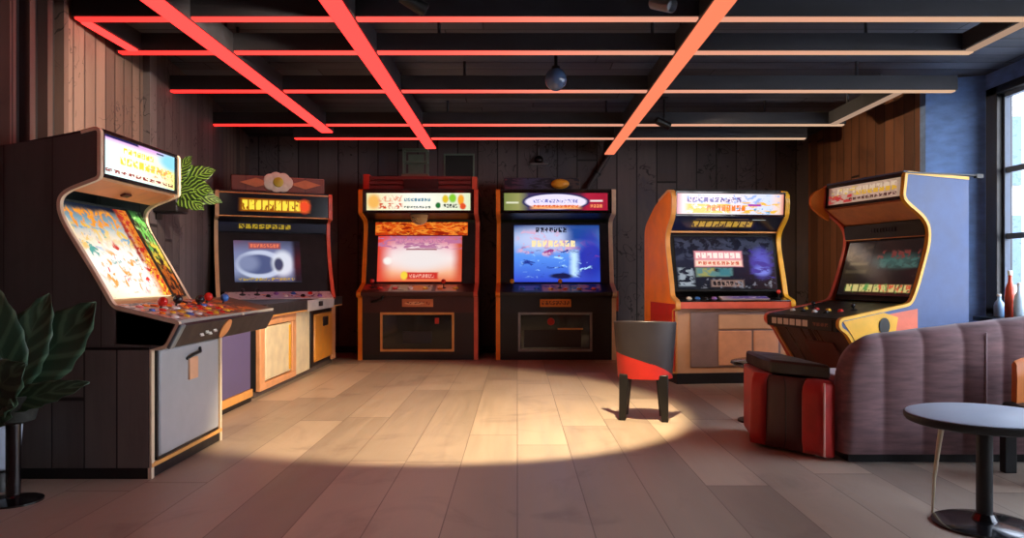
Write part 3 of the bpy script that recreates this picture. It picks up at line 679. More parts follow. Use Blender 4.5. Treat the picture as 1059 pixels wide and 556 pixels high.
mq4 = art('crimson marquee with a pale plaque', ('u', [(0, S(120, 130, 70)), (.14, S(150, 150, 90)), (.24, S(60, 50, 90)), (.74, S(90, 30, 60)), (.8, S(176, 30, 60)), (1, S(160, 26, 50))]), [
    ('ell', (.5, .5, .325, .5), S(40, 40, 90), .05), ('ell', (.5, .5, .295, .42), S(236, 226, 250), .06), ('rect', (.27, .1, .73, .3), S(246, 170, 110), .04), ('text', (.28, .42, .72, .66), S(120, 120, 190), .01, (12, 1, .5)), ('text', (.28, .16, .72, .34), S(220, 90, 50), .01, (12, 1, .46)),
    ('rect', (.02, .4, .14, .5), S(220, 220, 190), .01), ('rect', (.83, .5, .95, .6), S(240, 220, 220), .01), ('text', (.83, .15, .95, .38), S(236, 140, 90), .01, (4, 1, .4))], 1.1)
sc4 = art('vivid blue game picture', ('v', [(0, S(46, 70, 200)), (.4, S(84, 140, 236)), (.7, S(110, 170, 232)), (1, S(24, 50, 110))]), [
    ('ell', (.35, .75, .4, .2), S(190, 200, 236), .6), ('noise', (.05, .45, .95, .9), S(214, 170, 200), .05, (8, 7, .56)), ('rect', (.62, .68, 1, 1), S(30, 70, 150), .1), ('ell', (.9, .4, .2, .4), S(30, 50, 170), .5), ('rect', (.66, .1, .74, .55), S(190, 226, 255), .04),
    ('text', (.25, .86, .62, .97), S(30, 30, 50), .01, (7, 1, .45)), ('text', (.2, .6, .72, .74), S(250, 224, 170), .01, (8, 1, .4)), ('noise', (.1, .1, .95, .6), S(30, 50, 140), .05, (7, 12, .62)), ('noise', (.1, .1, .9, .5), S(170, 220, 250), .05, (8, 10, .66)), ('ell', (.55, .1, .13, .05), S(20, 26, 70), .3), ('noise', (0, .4, 1, .6), S(150, 60, 130), .04, (7, 9, .63))], 1.15, warp=.04)
dk4 = printed('black deck with coloured cards', ('u', [(0, S(14, 14, 18)), (1, S(14, 14, 18))]), [('rect', (.17, .2, .35, .75), S(110, 130, 200), .015), ('rect', (.38, .1, .62, .9), S(216, 170, 66), .015), ('noise', (.38, .1, .62, .9), S(120, 70, 30), .01, (12, 4, .55)), ('noise', (.64, .1, .9, .9), S(220, 170, 80), .01, (10, 3, .52))])
plate4 = printed('amber name plate', ('u', [(0, S(226, 140, 50)), (1, S(236, 150, 60))]), [('text', (.05, .2, .95, .8), S(110, 54, 20), .01, (8, 1, .46))])
c4, cp, cd, h = back_cab('black arcade cabinet with a blue screen and amber edges against the back wall', .46, 1.42, M['navy'], [M['orange'], white_trim], mq4,
                     (sc4, ((-.2045, .928), (-.343, 1.625)), -.5, .55), None, dk4, M['navy'], pm('grey door edging', S(140, 144, 146), .35, .4), plate4, None, M['black'])
for i, k in enumerate(('blue', 'blue', 'yellow', 'orange', 'yellow', 'orange')): c4.button((.1, .80), (-.2, .90), .4, -.4 + .17 * i, pal[k], .028, cp)
for x in (-.52, .05): c4.stick((.1, .8), (-.2, .9), .5, x, pal['yellow'], cp, .09, r=.028)
MB().lathe([(.045, 0), (.04, .012), (.02, .016)], (-.06, -.004, .455), 16, (0, -1, 0)).build('coin_button', M['redlam'], cd)
MB().bx(.02, .32, -.012, -.002, .36, .378).build('coin_slot', M['gold'], cd)
MB().bx(-.38, .30, -.008, -.002, .15, .36).build('return_panel', M['charcoal'], cd, bevel=.004)
MB().bx(.715, .735, -.08, .1, .58, .82).build('side_grip', M['rededge'], c4.r, bevel=.006)
r = thing('topper_sign', 'dim painted sign board with an amber lamp on top of the blue screen cabinet', 'sign', (.36, 9.42, 2.043))
MB().bx(-.52, .40, 0, .06, 0, .15).build('board', printed('dark mixed paint board', ('u', [(0, S(110, 50, 62)), (.3, S(70, 72, 108)), (1, S(84, 66, 58))]), [('noise', (0, 0, 1, 1), S(30, 32, 50), .02, (5, 3, .5))]), r, bevel=.008)
lb = MB().lathe([(.11, 0), (.11, .03), (.07, .06), (.02, .065)], (.16, -.0, 0), 24, (0, -1, 0))
for v_ in lb.v: v_.z = v_.z * .55 + .072
lb.build('amber_lamp', pm('amber lens', S(232, 160, 40), .3), r)

# ---- 5: orange sided cabinet right of centre
prof5 = [(0, .1), (0, .68), (.09, .70, .02), (.09, .76, .03), (-.06, .80, .04), (-.1, .95, .1), (-.22, 1.3, .1), (-.2, 1.42, .06), (-.04, 1.56, .06), (-.02, 1.76, .08), (-.12, 1.80, .05), (-.55, 1.70, .12), (-.92, 1.5, .1), (-.92, .1)]
c5 = Cab('orange sided arcade cabinet with a tan door, behind the red and black chair', (2.0, 7.2, 0), math.radians(7), 1.14, prof5, M['orange'], [M['gold'], M['yellow']], th=.035, trim_to=11, tw=.014, side_mats=[M['orange'], M['navy']])
h = 1.14 / 2 - .035
mq5 = art('bright comic marquee', ('u', [(0, S(214, 70, 110)), (.07, S(250, 220, 220)), (.5, S(250, 236, 240)), (.85, S(210, 222, 250)), (.95, S(250, 210, 190)), (1, S(190, 60, 50))]), [
    ('noise', (.08, .5, .95, .95), S(150, 180, 240), .02, (14, 4, .55)), ('noise', (.1, .05, .5, .5), S(250, 200, 70), .03, (14, 4, .46)), ('text', (.28, .12, .64, .48), S(236, 120, 30), .01, (8, 1, .38)), ('text', (.1, .55, .6, .85), S(110, 90, 160), .01, (10, 1, .46)), ('noise', (.6, .05, .95, .6), S(250, 190, 70), .03, (9, 5, .55)), ('rect', (.66, .4, .78, .5), S(170, 60, 170), .01), ('noise', (.5, .0, .9, .3), S(60, 150, 190), .02, (14, 4, .6))], 1.15)
c5.slab('marquee', (-.04, 1.575), (-.025, 1.765), mq5, off=-.004)
c5.frame('marquee_frame', (-.04, 1.555), (-.022, 1.785), M['blackgloss'], -h, h, .015, .006, .02)
ti5 = art('gold lettering on midnight blue', ('u', [(0, S(20, 22, 50)), (.5, S(12, 12, 20)), (1, S(14, 14, 26))]), [('rect', (.18, .2, .74, .74), S(70, 50, 16), .03), ('text', (.18, .22, .74, .7), S(206, 160, 60), .01, (9, 1, .4)), ('rect', (.2, .8, .68, .84), S(120, 90, 50), .01), ('rect', (.72, .76, .84, .8), S(190, 200, 200), .01)], .85)
c5.slab('title_panel', (-.19, 1.43), (-.05, 1.55), ti5, off=-.004)
MB().bx(-h, h, .2, .225, 1.41, 1.425).build('title_edge', M['gold'], c5.r)
c5.slab('screen_bezel', (-.08, .86), (-.215, 1.40), M['bezel'], off=-.02)
sc5 = art('dark arcade menu picture', ('v', [(0, S(16, 18, 26)), (.5, S(30, 32, 52)), (1, S(14, 14, 24))]), [
    ('noise', (0, .55, 1, .95), S(56, 60, 80), .05, (9, 6, .5)), ('rect', (.19, .42, .67, .72), S(232, 150, 160), .015), ('text', (.2, .57, .66, .7), S(255, 240, 230), .01, (8, 1, .34)), ('rect', (.2, .44, .66, .54), S(255, 226, 200), .02), ('text', (.22, .45, .64, .53), S(220, 110, 90), .01, (9, 1, .42)),
    ('rect', (.2, .24, .38, .4), S(150, 150, 90), .02), ('noise', (.2, .24, .56, .4), S(90, 130, 130), .02, (10, 6, .48)), ('rect', (.43, .26, .54, .38), S(60, 120, 130), .02), ('noise', (.02, .06, .17, .4), S(150, 160, 170), .02, (12, 14, .52)), ('ell', (.86, .5, .09, .25), S(90, 90, 190), .5), ('ell', (.86, .34, .08, .08), S(120, 130, 220), .5), ('noise', (.75, .2, .98, .75), S(70, 60, 150), .03, (6, 9, .52)),
    ('rect', (.34, .05, .66, .17), S(150, 120, 110), .02), ('text', (.35, .06, .65, .16), S(30, 26, 30), .01, (7, 1, .44)), ('noise', (.2, .02, .98, .2), S(120, 120, 130), .02, (14, 8, .6))], 1.05)
c5.slab('screen', *c5.along((-.08, .86), (-.215, 1.40), .03, .96), sc5, -.49, .49, off=-.01, t=.012)
cp = c5.slab('control_panel', (.09, .765), (-.06, .80), M['blackgloss'], off=.008, bevel=.003)
c5.slab('instruction_card', (.06, .775), (-.03, .797), printed('violet instruction card', ('u', [(0, S(200, 180, 180)), (.3, S(120, 100, 190)), (1, S(90, 70, 160))]), [('noise', (0, 0, 1, 1), S(220, 210, 230), .01, (9, 3, .58))]), -.12, .34, off=.014, t=.008)
for i, k in enumerate(('white', 'blue', 'black', 'purple')): c5.button((.09, .765), (-.06, .80), .5, -.42 + .08 * i, pal[k], .022, cp)
c5.stick((.09, .765), (-.06, .8), .5, .44, pal['red'], cp, .07)
c5.slab('deck_lip', (.088, .70), (.09, .76), M['rededge'], off=.0)
fpn = c5.slab('front_panel', (.0, .1), (.0, .70), M['tan'], off=.0)
cd = c5.slab('coin_door', (0, .15), (0, .665), pm('dull mauve door', S(128, 106, 104), .45), -.41, .47, off=.018, t=.02, bevel=.02)
tan2 = pm('peach tan inset', S(208, 148, 112), .45)
MB().bx(-.14, .18, -.03, -.015, .17, .49).build('door_inset', tan2, cd, bevel=.008)
MB().bx(.2, .44, -.03, -.015, .17, .49).build('door_inset', tan2, cd, bevel=.008)
MB().bx(-.14, .44, -.03, -.015, .505, .64).build('door_inset', M['tan'], cd, bevel=.008)
MB().bx(-.535, .535, -.005, .9, 0, .1).build('plinth', M['black'], c5.r, bevel=.004)
MB().bx(-.572, -.57, -.06, .7, .12, .74).build('side_lower', M['redlam'], c5.r)['label'] = 'red lower part of the orange side'
c5.slab('top_panel', (-.55, 1.69), (-.12, 1.79), M['black'], off=-.004)
MB().bx(-h, h, .88, .9, .1, 1.5).build('back_panel', M['black'], c5.r)

# ---- 6: yellow edged cabinet at the right, facing left
prof6 = [(.25, .0), (.28, .25, .05), (.5, .60, .05), (.56, .63, .03), (.56, .685, .03), (-.04, .79, .05), (-.1, .92, .1), (-.21, 1.26, .12), (-.19, 1.41, .1), (.0, 1.54, .06), (.02, 1.58, .02), (0, 1.745, .02), (-.55, 1.72), (-.55, 0)]
cx6, cy6 = (2.82 + 2.58) / 2, (5.6 + 6.5) / 2
bluegrey = pm('blue grey laminate', S(72, 92, 136), .55, 0, .14, 8, .1)
c6 = Cab('yellow edged arcade cabinet with a dark screen standing beside the window wall', (cx6, cy6, 0), math.radians(-75), .93, prof6, bluegrey, [M['rededge'], M['yellow']], th=.03, trim_to=12, tw=.014, side_mats=[M['orange'], bluegrey])
h = .93 / 2 - .03
mq6 = art('faded cream marquee', ('u', [(0, S(120, 70, 60)), (.1, S(190, 160, 140)), (1, S(176, 150, 124))]), [
    ('noise', (.05, .05, .95, .95), S(206, 170, 150), .02, (14, 6, .5)), ('noise', (.0, .05, .35, .5), S(196, 60, 60), .02, (10, 5, .5)), ('text', (.12, .5, .95, .9), S(226, 200, 170), .01, (9, 1, .38)), ('text', (.4, .36, .95, .66), S(226, 176, 60), .01, (7, 1, .38)), ('text', (.3, .1, .95, .3), S(80, 56, 50), .01, (11, 1, .42)), ('noise', (.05, .4, .5, .9), S(230, 190, 80), .02, (12, 6, .58))], .8)
c6.slab('marquee', (.012, 1.585), (.002, 1.725), mq6, -h + .03, h - .02, off=-.004)
c6.frame('marquee_frame', (.014, 1.56), (.0, 1.745), M['black'], -h, h, .022, .004, .02)
c6.slab('hood_panel', (-.18, 1.42), (.0, 1.545), hoodm, off=0)
b = MB(); b.prism([(-.93 / 2, -e, z) for e, z in rnd_poly([(-.03, 1.46), (.06, 1.5, .05), (.16, 1.58, .08), (.14, 1.69, .08), (.0, 1.745)])[0]], (.03, 0, 0)); b.build('side_wing', M['orange'], c6.r, bevel=.004)
c6.slab('speaker_panel', (-.205, 1.29), (-.185, 1.415), M['black'], off=.02)
b = MB()
for k in range(9): b.bx(-.12 + .032 * k, -.1 + .032 * k, .165, .178, 1.345, 1.375)
b.build('lettering', M['charcoal'], c6.r)
c6.slab('screen_bezel', (-.06, .81), (-.205, 1.29), M['bezel'], off=-.02)
sc6 = art('nearly dark attract screen', ('v', [(0, S(20, 16, 16)), (.4, S(24, 20, 22)), (1, S(34, 24, 22))]), [
    ('ell', (.72, .62, .26, .12), S(50, 80, 76), .7), ('noise', (.45, .66, .98, .8), S(110, 50, 46), .03, (14, 9, .55)), ('noise', (.5, .5, .98, .66), S(60, 96, 90), .03, (10, 9, .52)), ('rect', (.08, .55, .34, .6), S(80, 70, 56), .02), ('rect', (.04, .4, .34, .46), S(66, 58, 46), .02), ('noise', (.05, .6, .36, .9), S(60, 48, 40), .03, (9, 8, .52)), ('rect', (.37, .3, .39, 1), S(12, 10, 10), .01),
    ('rect', (.1, .06, .98, .2), S(90, 80, 50), .02), ('text', (.1, .05, .98, .21), S(206, 190, 120), .01, (9, 1, .34)), ('text', (.55, .05, .98, .21), S(206, 90, 60), .01, (6, 1, .5)), ('noise', (.1, .05, .98, .21), S(90, 150, 80), .02, (16, 6, .6))], .95)
c6.slab('screen', *c6.along((-.06, .81), (-.205, 1.29), .08, .985), sc6, -h + .03, h - .02, off=-.006, t=.012)
c6.slab('screen_edge', (-.204, 1.288), (-.206, 1.3), M['gold'], off=.022)
cp = c6.slab('control_panel', (.55, .69), (-.04, .79), M['black'], off=.004, bevel=.003)
for i in range(8): c6.button((.55, .69), (-.04, .79), .25 + .12 * (i % 2), -.32 + .07 * i, pal[['white', 'yellow', 'black', 'red'][i % 4]], .018, cp)
for x in (-.25, .22): c6.stick((.55, .69), (-.04, .79), .5, x, pal['black'], cp, .04, r=.017)
fpl = c6.slab('deck_lip', (.565, .60), (.565, .685), M['black'], off=.0, bevel=.004)
cards = printed('black and white score cards', ('u', [(0, S(14, 14, 16)), (1, S(20, 18, 18))]), [('text', (.06, .12, .66, .88), S(226, 222, 214), .01, (6, 1, .28)), ('text', (.72, .3, .95, .7), S(120, 70, 50), .01, (4, 1, .4))])
c6.slab('card_strip', (.565, .604), (.565, .682), cards, -h + .02, h - .05, off=.006, t=.008, parent=fpl)
brown = planks('glossy brown front', 0, 2, .5, S(46, 28, 22), S(84, 50, 36), 4, .004, None, .3, .6)
c6.slab('front_panel', (.28, .25), (.51, .60), brown, off=0)
c6.slab('lower_panel', (.25, .04), (.28, .25), brown, off=-.004)
c6.slab('coin_door', (.31, .30), (.45, .51), pm('rust brown door', S(92, 44, 32), .35), -.1, .25, off=.014, t=.015, bevel=.006)
c6.slab('corner_strip', (.285, .26), (.50, .585), M['gold'], -h, -h + .03, off=.01, t=.012)
# side artwork below the deck on the near side (x = +W/2)
X6 = .93 / 2
b = MB(); b.prism([(X6, -e, z) for e, z in ((.54, .675), (.2, .735), (.08, .70), (.12, .5), (.2, .3), (.26, .05), (.26, .25), (.47, .58))], (.006, 0, 0)); b.build('side_artwork', M['yellow'], c6.r)['label'] = 'yellow swoop on the side'
b = MB(); b.prism([(X6, -e, z) for e, z in ((.18, .72), (-.09, .76), (-.09, .5), (.1, .5))], (.005, 0, 0)); b.build('side_artwork', pm('coral paint', S(226, 110, 80), .45), c6.r)['label'] = 'coral block on the side'
b = MB(); b.prism([(X6, -(.2 + .045 * math.cos(a)), .64 + .06 * math.sin(a)) for a in [2 * PI * k / 14 for k in range(14)]], (.012, 0, 0)); b.build('side_latch', M['black'], c6.r)
c6.slab('top_panel', (-.55, 1.716), (0, 1.743), bluegrey, off=-.002)
MB().bx(-X6 - .005, X6 + .012, .0, .62, 1.742, 1.752).box((X6, .64, 1.742), (.03, .06, .03)).build('top_edge', M['black'], c6.r)
MB().bx(-h, h, .53, .55, .05, 1.71).build('back_panel', M['black'], c6.r)

# ------------------------------------------------------------------ furniture
velvet = pm('mauve brown velvet', S(124, 92, 94), .75, 0, .34, 10, .12, sheen=.3, stretch=(.6, 1, 4))
redv = pm('red velvet', S(186, 34, 26), .6, 0, .15, 9, .08, sheen=.25)
sofa = thing('booth_sofa', 'mauve velvet booth sofa with vertical channels, seen from behind', 'sofa', (2.45, 4.3, 0))
ox, oy = 2.45, 4.3
XA, XB = 1.735, 3.25
def top_h(X):
    base = .685 + .1 * min(1, max(0, (X - 1.9) / .85))
    if X < 1.93:
        t = (1.93 - X) / (1.93 - XA); base = .40 + (base - .40) * math.sqrt(max(0, 1 - t ** 2.2))
    return base
def chan(X): return abs(math.sin(PI * (X - XA) / .212)) ** .55
N = 140; rows = []
prof_s = []
for k in range(25):                      # around: front bottom -> front top -> rear top -> rear bottom
    prof_s.append(k / 24)
for i in range(N + 1):
    X = XA + (XB - XA) * (i / N) ** 1.0; H = top_h(X); c_ = chan(X); row = []
    endk = min(1, (X - XA) / .05); th = .085 * (.35 + .65 * math.sqrt(max(0, 1 - (1 - endk) ** 2)))
    for t in prof_s:
        if t < .42: z = .05 + (H - .09 - .05) * t / .42; y = -th
        elif t > .58: z = .05 + (H - .09 - .05) * (1 - t) / .42; y = th
        else:
            a = PI * (t - .42) / .16; y = -th * math.cos(a); z = H - .09 + .09 * math.sin(a)
        fade = min(1, max(0, (z - .05) / .1))
        if y < 0: y -= .022 * c_ * fade
        row.append((X - ox, 4.20 + y - oy, z))
    rows.append(row)
b = MB(); b.grid(rows)
b.face([len(b.v) - 25 + k for k in range(25)]); b.face([k for k in reversed(range(25))])
b.build('backrest', velvet, sofa, smooth=60)
MB().bx(1.78 - ox, 3.2 - ox, 4.16 - oy, 4.86 - oy, 0, .05).build('plinth', M['black'], sofa)
MB().bx(1.84 - ox, 3.22 - ox, 4.30 - oy, 4.86 - oy, .05, .27).build('seat_base', velvet, sofa, bevel=.01)
MB().bx(1.84 - ox, 2.5 - ox, 4.30 - oy, 4.9 - oy, .27, .42).build('seat_cushion', velvet, sofa, bevel=.03)
MB().bx(2.51 - ox, 3.22 - ox, 4.30 - oy, 4.9 - oy, .27, .42).build('seat_cushion', velvet, sofa, bevel=.03)
MB().tube([(2.48 - ox, 4.092 - oy, .06 + .64 * k / 10) for k in range(11)], .006, 8).build('seam_piping', pm('pale mauve piping', S(160, 136, 140), .6), sofa)

ott = thing('ottoman', 'red and dark brown upholstered ottoman with a black seat pad, beside the booth sofa', 'ottoman', (1.51, 4.6, 0))
ax_, ay_ = 1.55, 4.6
A = Vector((1.39, 4.55, 0)); B = Vector((1.69, 4.15, 0)); u = (B - A); uu = u.normalized(); nn = Vector((uu.y, -uu.x, 0)); back = Vector((.0, .62, 0))
def q3(p): return (p.x - ax_, p.y - ay_, p.z)
core = MB(); core.prism([q3(A + uu * .03 - nn * .035), q3(B - nn * .035), q3(B - nn * .035 + Vector((.0, .7, 0))), q3(A + uu * .03 - nn * .035 + Vector((.08, .5, 0)))], (0, 0, .43))
core.v = [Vector((p.x, p.y, max(p.z, .02))) for p in core.v]
core.build('body', redv, ott, bevel=.01)
def face_block(name, t0, t1, z0, z1, bulge, mat, round_top=0.0, lean=0.0):
    rows = []
    for i in range(13):
        z = z0 + (z1 - z0) * i / 12; row = []
        for j in range(13):
            t = t0 + (t1 - t0) * j / 12
            s_ = (1 - (2 * j / 12 - 1) ** 6) * (1 - (2 * i / 12 - 1) ** 8)
            zz = z - round_top * (2 * j / 12 - 1) ** 4 * (i / 12) ** 3
            row.append(q3(A + u * t - nn * (.03 - bulge * s_) + uu * lean * (i / 12) + Vector((0, 0, zz))))
        rows.append(row)
    b = MB(); b.grid(rows); n0 = len(b.v)
    per = [i for i in range(13)] + [13 * k + 12 for k in range(1, 13)] + [12 * 13 + 11 - k for k in range(12)] + [13 * (11 - k) for k in range(11)]
    bb = b.add([b.v[i] - nn * .05 for i in per])
    for k in range(len(per)): b.face((per[k], per[(k + 1) % len(per)], bb + (k + 1) % len(per), bb + k))
    b.face([bb + k for k in reversed(range(len(per)))])
    return b.build(name, mat, ott, smooth=50)
darkp = planks('dark brown upholstery', 0, 2, .09, S(52, 26, 26), S(78, 40, 36), 4, .004, None, .5, 1.2)
face_block('end_pad', .0, .22, .02, .435, .035, redv, .0, .02)
face_block('front_panel', .21, .72, .02, .43, .02, darkp)
face_block('corner_pad', .70, 1.02, .02, .435, .05, redv, .03)
MB().tube([q3(B + nn * .012 + Vector((.004, 0, z))) for z in (.03, .15, .3, .4, .425)], .006, 8).build('piping', pm('pale piping', S(226, 170, 156), .5), ott)
pd = MB(); pd.prism([q3(A + uu * .12 - nn * .05), q3(B - uu * .0 - nn * .06), q3(B + Vector((.0, .72, 0))), q3(A + Vector((.14, .5, 0)))], (0, 0, .085))
pd.v = [Vector((p.x, p.y, p.z + .43)) for p in pd.v]; pd.build('seat_pad', pm('black brown leather', S(34, 24, 24), .4), ott, bevel=.015)

# low round stool behind it
r = thing('stool', 'black round pedestal stool peeking out behind the ottoman', 'stool', (1.66, 5.32, 0))
MB().lathe([(.0, .37), (.15, .375), (.19, .40), (.185, .415), (.15, .425), (0, .43)], n=32, cap=False).build('seat', M['blackgloss'], r)
MB().cyl((0, 0, .02), (0, 0, .38), .025).build('post', M['black'], r)
MB().lathe([(.14, 0), (.14, .012), (.04, .03), (.03, .04)], n=28).build('base', M['black'], r)

# tub chair
ch = thing('tub_chair', 'black and red tub chair standing in front of the orange sided cabinet', 'chair', (.905, 5.46, 0), math.radians(180 - 15))
grey_l = pm('charcoal leather', S(46, 42, 46), .42); redl = pm('red chair fabric', S(186, 38, 28), .5)
def arc_shell(z0, z1, r0, r1, th, a0, a1, flare=.0, wave=0.0, wave_top=0.0, n=24, cy=0.0, sk0=0.0, sk1=0.0):
    P = []
    for j in range(n + 1):
        a = a0 + (a1 - a0) * j / n; k = 2 * j / n - 1
        zz0 = z0 + wave * (1 - k * k) + sk0 * k; zz1 = z1 + wave_top * (1 - k * k) + sk1 * k; ring = []
        for m_ in range(9):
            t = m_ / 8; z = zz0 + (zz1 - zz0) * t; r = r0 + (r1 - r0) * (z - .30) / .38
            ring.append((r * math.sin(a), r * math.cos(a) * .95 + cy, z))
        for m_ in range(9):
            t = 1 - m_ / 8; z = zz0 + (zz1 - zz0) * t; r = r0 + (r1 - r0) * (z - .30) / .38 - th
            ring.append((r * math.sin(a), r * math.cos(a) * .95 + cy, z))
        ring.append(ring[0]); P.append(ring)
    b = MB(); b.grid(P); c = len(P[0])
    b.face([k for k in range(c - 1)]); b.face([len(b.v) - c + k for k in reversed(range(c - 1))])
    return b
arc_shell(.385, .68, .195, .225, .04, -1.35, 1.35, 0, .03, .012, sk0=.085).build('backrest', grey_l, ch, bevel=.006, smooth=50)
arc_shell(.29, .39, .196, .222, .042, -1.33, 1.33, 0, 0, .03, sk1=.085).build('back_shell', redl, ch, smooth=50)
MB().lathe([(.0, .3), (.165, .3), (.175, .32), (.175, .38), (.15, .4), (0, .405)], (0, -.0, 0), 28, cap=False).build('seat', redl, ch)
for sx, sy in ((-.13, .12), (.13, .12), (-.1, -.09), (.14, -.09)):
    b = MB(); i = b.add([(sx + dx * .036, sy + dy * .036, .32) for dx, dy in ((-1, -1), (1, -1), (1, 1), (-1, 1))] + [(sx * 1.12 + dx * .022, sy * 1.12 + dy * .022, 0) for dx, dy in ((-1, -1), (1, -1), (1, 1), (-1, 1))])
    for f in ((0, 1, 2, 3), (7, 6, 5, 4), (0, 4, 5, 1), (1, 5, 6, 2), (2, 6, 7, 3), (3, 7, 4, 0)): b.face([i + k for k in f])
    b.build('leg', M['black'], ch, bevel=.004)

# round table at the right edge
tb = thing('side_table', 'low round table with a blue grey top on a black pedestal', 'table', (1.872, 3.1, 0))
MB().lathe([(0, .415), (.24, .418), (.28, .425), (.29, .436), (.285, .445), (.27, .449), (0, .45)], n=64, cap=False).build('tabletop', pm('blue grey table top', S(178, 192, 208), .38, var=.03, bump=0), tb, smooth=30)
MB().lathe([(.27, .408), (.285, .414), (.293, .428), (.293, .44), (.286, .443)], n=64, cap=False).build('top_edge', M['black'], tb)
MB().cyl((0, 0, .02), (0, 0, .42), .03, n=24).build('pedestal', M['black'], tb)
MB().lathe([(.19, 0), (.19, .01), (.17, .016), (.05, .026), (.035, .05)], n=40).build('base', M['blackgloss'], tb)
MB().tube([(-.085, .14, .42), (-.1, .15, .3), (-.115, .16, .15), (-.12, .165, 0)], [.012, .01, .007, .005]).build('leg', pm('pale brass leg', S(206, 190, 160), .35, .5), tb)['label'] = 'thin pale brass leg'

# orange chair at the frame's edge
oc = thing('dining_chair', 'orange backed chair with black legs half out of view behind the round table', 'chair', (2.68, 3.78, 0))
orl = pm('orange upholstery', S(220, 120, 44), .5)
for sx in (-.18, .18):
    for sy in (-.15, .16): MB().bx(sx - .03, sx + .03, sy - .025, sy + .025, 0, .3).build('leg', M['black'], oc, bevel=.004)
MB().bx(-.21, .21, -.18, .18, .29, .36).build('seat', M['black'], oc, bevel=.02)
b = MB(); rows = []
for i in range(9):
    x = -.165 + .33 * i / 8; bow = .03 * (1 - (2 * i / 8 - 1) ** 2); row = []
    for (y, z) in ((.13, .35), (.125, .5), (.13, .57), (.15, .59), (.17, .57), (.17, .5), (.175, .35), (.13, .35)): row.append((x, y + bow * .6 - .015, z - .02 * (2 * i / 8 - 1) ** 4))
    rows.append(row)
b.grid(rows); b.face(list(range(7))); b.face([len(b.v) - 8 + k for k in reversed(range(7))]); b.build('backrest', orl, oc, smooth=60)

# ------------------------------------------------------------------ plants
def leaf(b, base, tip, width, droop=.12, up=(0, 0, 1), n=12, ribs=True, fold=.12):
    base, tip, up = Vector(base), Vector(tip), Vector(up); d = tip - base; side = d.cross(up).normalized(); nrm = side.cross(d).normalized()
    rows = []
    for i in range(n + 1):
        t = i / n; w = width * (math.sin(PI * min(1, t ** .8)) ** .75) * (1 if t < 1 else 0) + .001
        c = base + d * t + nrm * droop * 4 * t * (1 - t) * d.length; row = []
        for j in range(9):
            k = j / 4 - 1; rip = .012 * math.sin(i * 3.1 + abs(k) * 5) if ribs else 0
            row.append(c + side * w * k + nrm * (abs(k) * fold * w + rip * abs(k) * (1 if 0 < t < 1 else 0)))
        rows.append(row)
    b.grid(rows)
def leafmat(name, c1, c2, sc=34):
    m, nt, out = new_mat(name); q = NT(nt); b = q.n('ShaderNodeBsdfPrincipled'); q.link(b.outputs[0], out.inputs[0])
    uv = q.n('ShaderNodeTexCoord').outputs['UV']; s3 = q.sep(uv)
    k = q.math('ABSOLUTE', q.math('SUBTRACT', s3[0], .5))
    st = q.math('SINE', q.math('MULTIPLY', q.math('SUBTRACT', s3[1], q.math('MULTIPLY', k, .5)), float(sc)))
    col = q.mix(q.mr(st, .1, .9), c1, c2); col = q.mix(q.mr(k, .0, .03, .7, 0), col, c2)
    q.link(col, b.inputs['Base Color']); b.inputs['Roughness'].default_value = .4
    q.link(q.bump(st, .2, .005), b.inputs['Normal'])
    return m
green = leafmat('dark green leaf', S(50, 82, 62), S(80, 114, 88))
stripe = leafmat('striped green leaf', S(24, 52, 20), S(130, 176, 70), 60)
pl = thing('potted_plant', 'broad leaved dark green plant on a black pedestal at the left edge', 'plant', (-2.235, 3.43, 0))
MB().lathe([(.12, 0), (.12, .008), (.1, .014), (.035, .022), (.03, .03)], n=32).build('stand_base', M['blackgloss'], pl)
MB().cyl((0, 0, .02), (0, 0, .36), .03, n=20).build('stand_pole', M['blackgloss'], pl)
MB().lathe([(.06, .35), (.085, .36), (.11, .46), (.115, .475), (.1, .475), (.09, .45), (0, .445)], n=28, cap=False).build('pot', pm('dark clay pot', S(40, 46, 42), .6), pl)
for base, tip, w, dr in (((-.08, 0, .46), (.30, .12, .88), .13, -.06), ((-.1, -.05, .40), (.16, -.16, .63), .13, .1), ((-.06, -.03, .42), (.37, -.06, .535), .05, .04), ((-.1, .0, .44), (-.22, -.12, .85), .12, .06),
                         ((-.02, .03, .46), (-.14, .02, 1.0), .10, .03), ((.0, -.02, .42), (.13, -.2, .45), .08, .15), ((-.05, 0, .44), (.10, .1, .92), .1, .02)):
    b = MB(); leaf(b, base, tip, w * 1.1, dr, (.15, -.95, .3)); b.tube([(0, 0, .43), base], .007, 6); b.build('leaf', green, pl, smooth=60, solid=.003)
r = thing('planter', 'pale blue grey planter on dark feet at the left edge, behind the pedestal', 'planter', (-2.43, 3.62, 0))
MB().lathe([(.07, .1), (.085, .11), (.10, .30), (.09, .305), (.08, .28), (0, .27)], n=28, cap=False).build('bowl', pm('pale planter glaze', S(176, 188, 204), .4), r)
b = MB()
MB().lathe([(.07, 0), (.055, .03), (.055, .085), (.075, .11)], n=24).build('foot', M['black'], r)
b = MB(); b.lathe([(0, .272), (.079, .275)], n=20, cap=False); b.build('soil', pm('dark soil', S(40, 32, 28), .9), r)
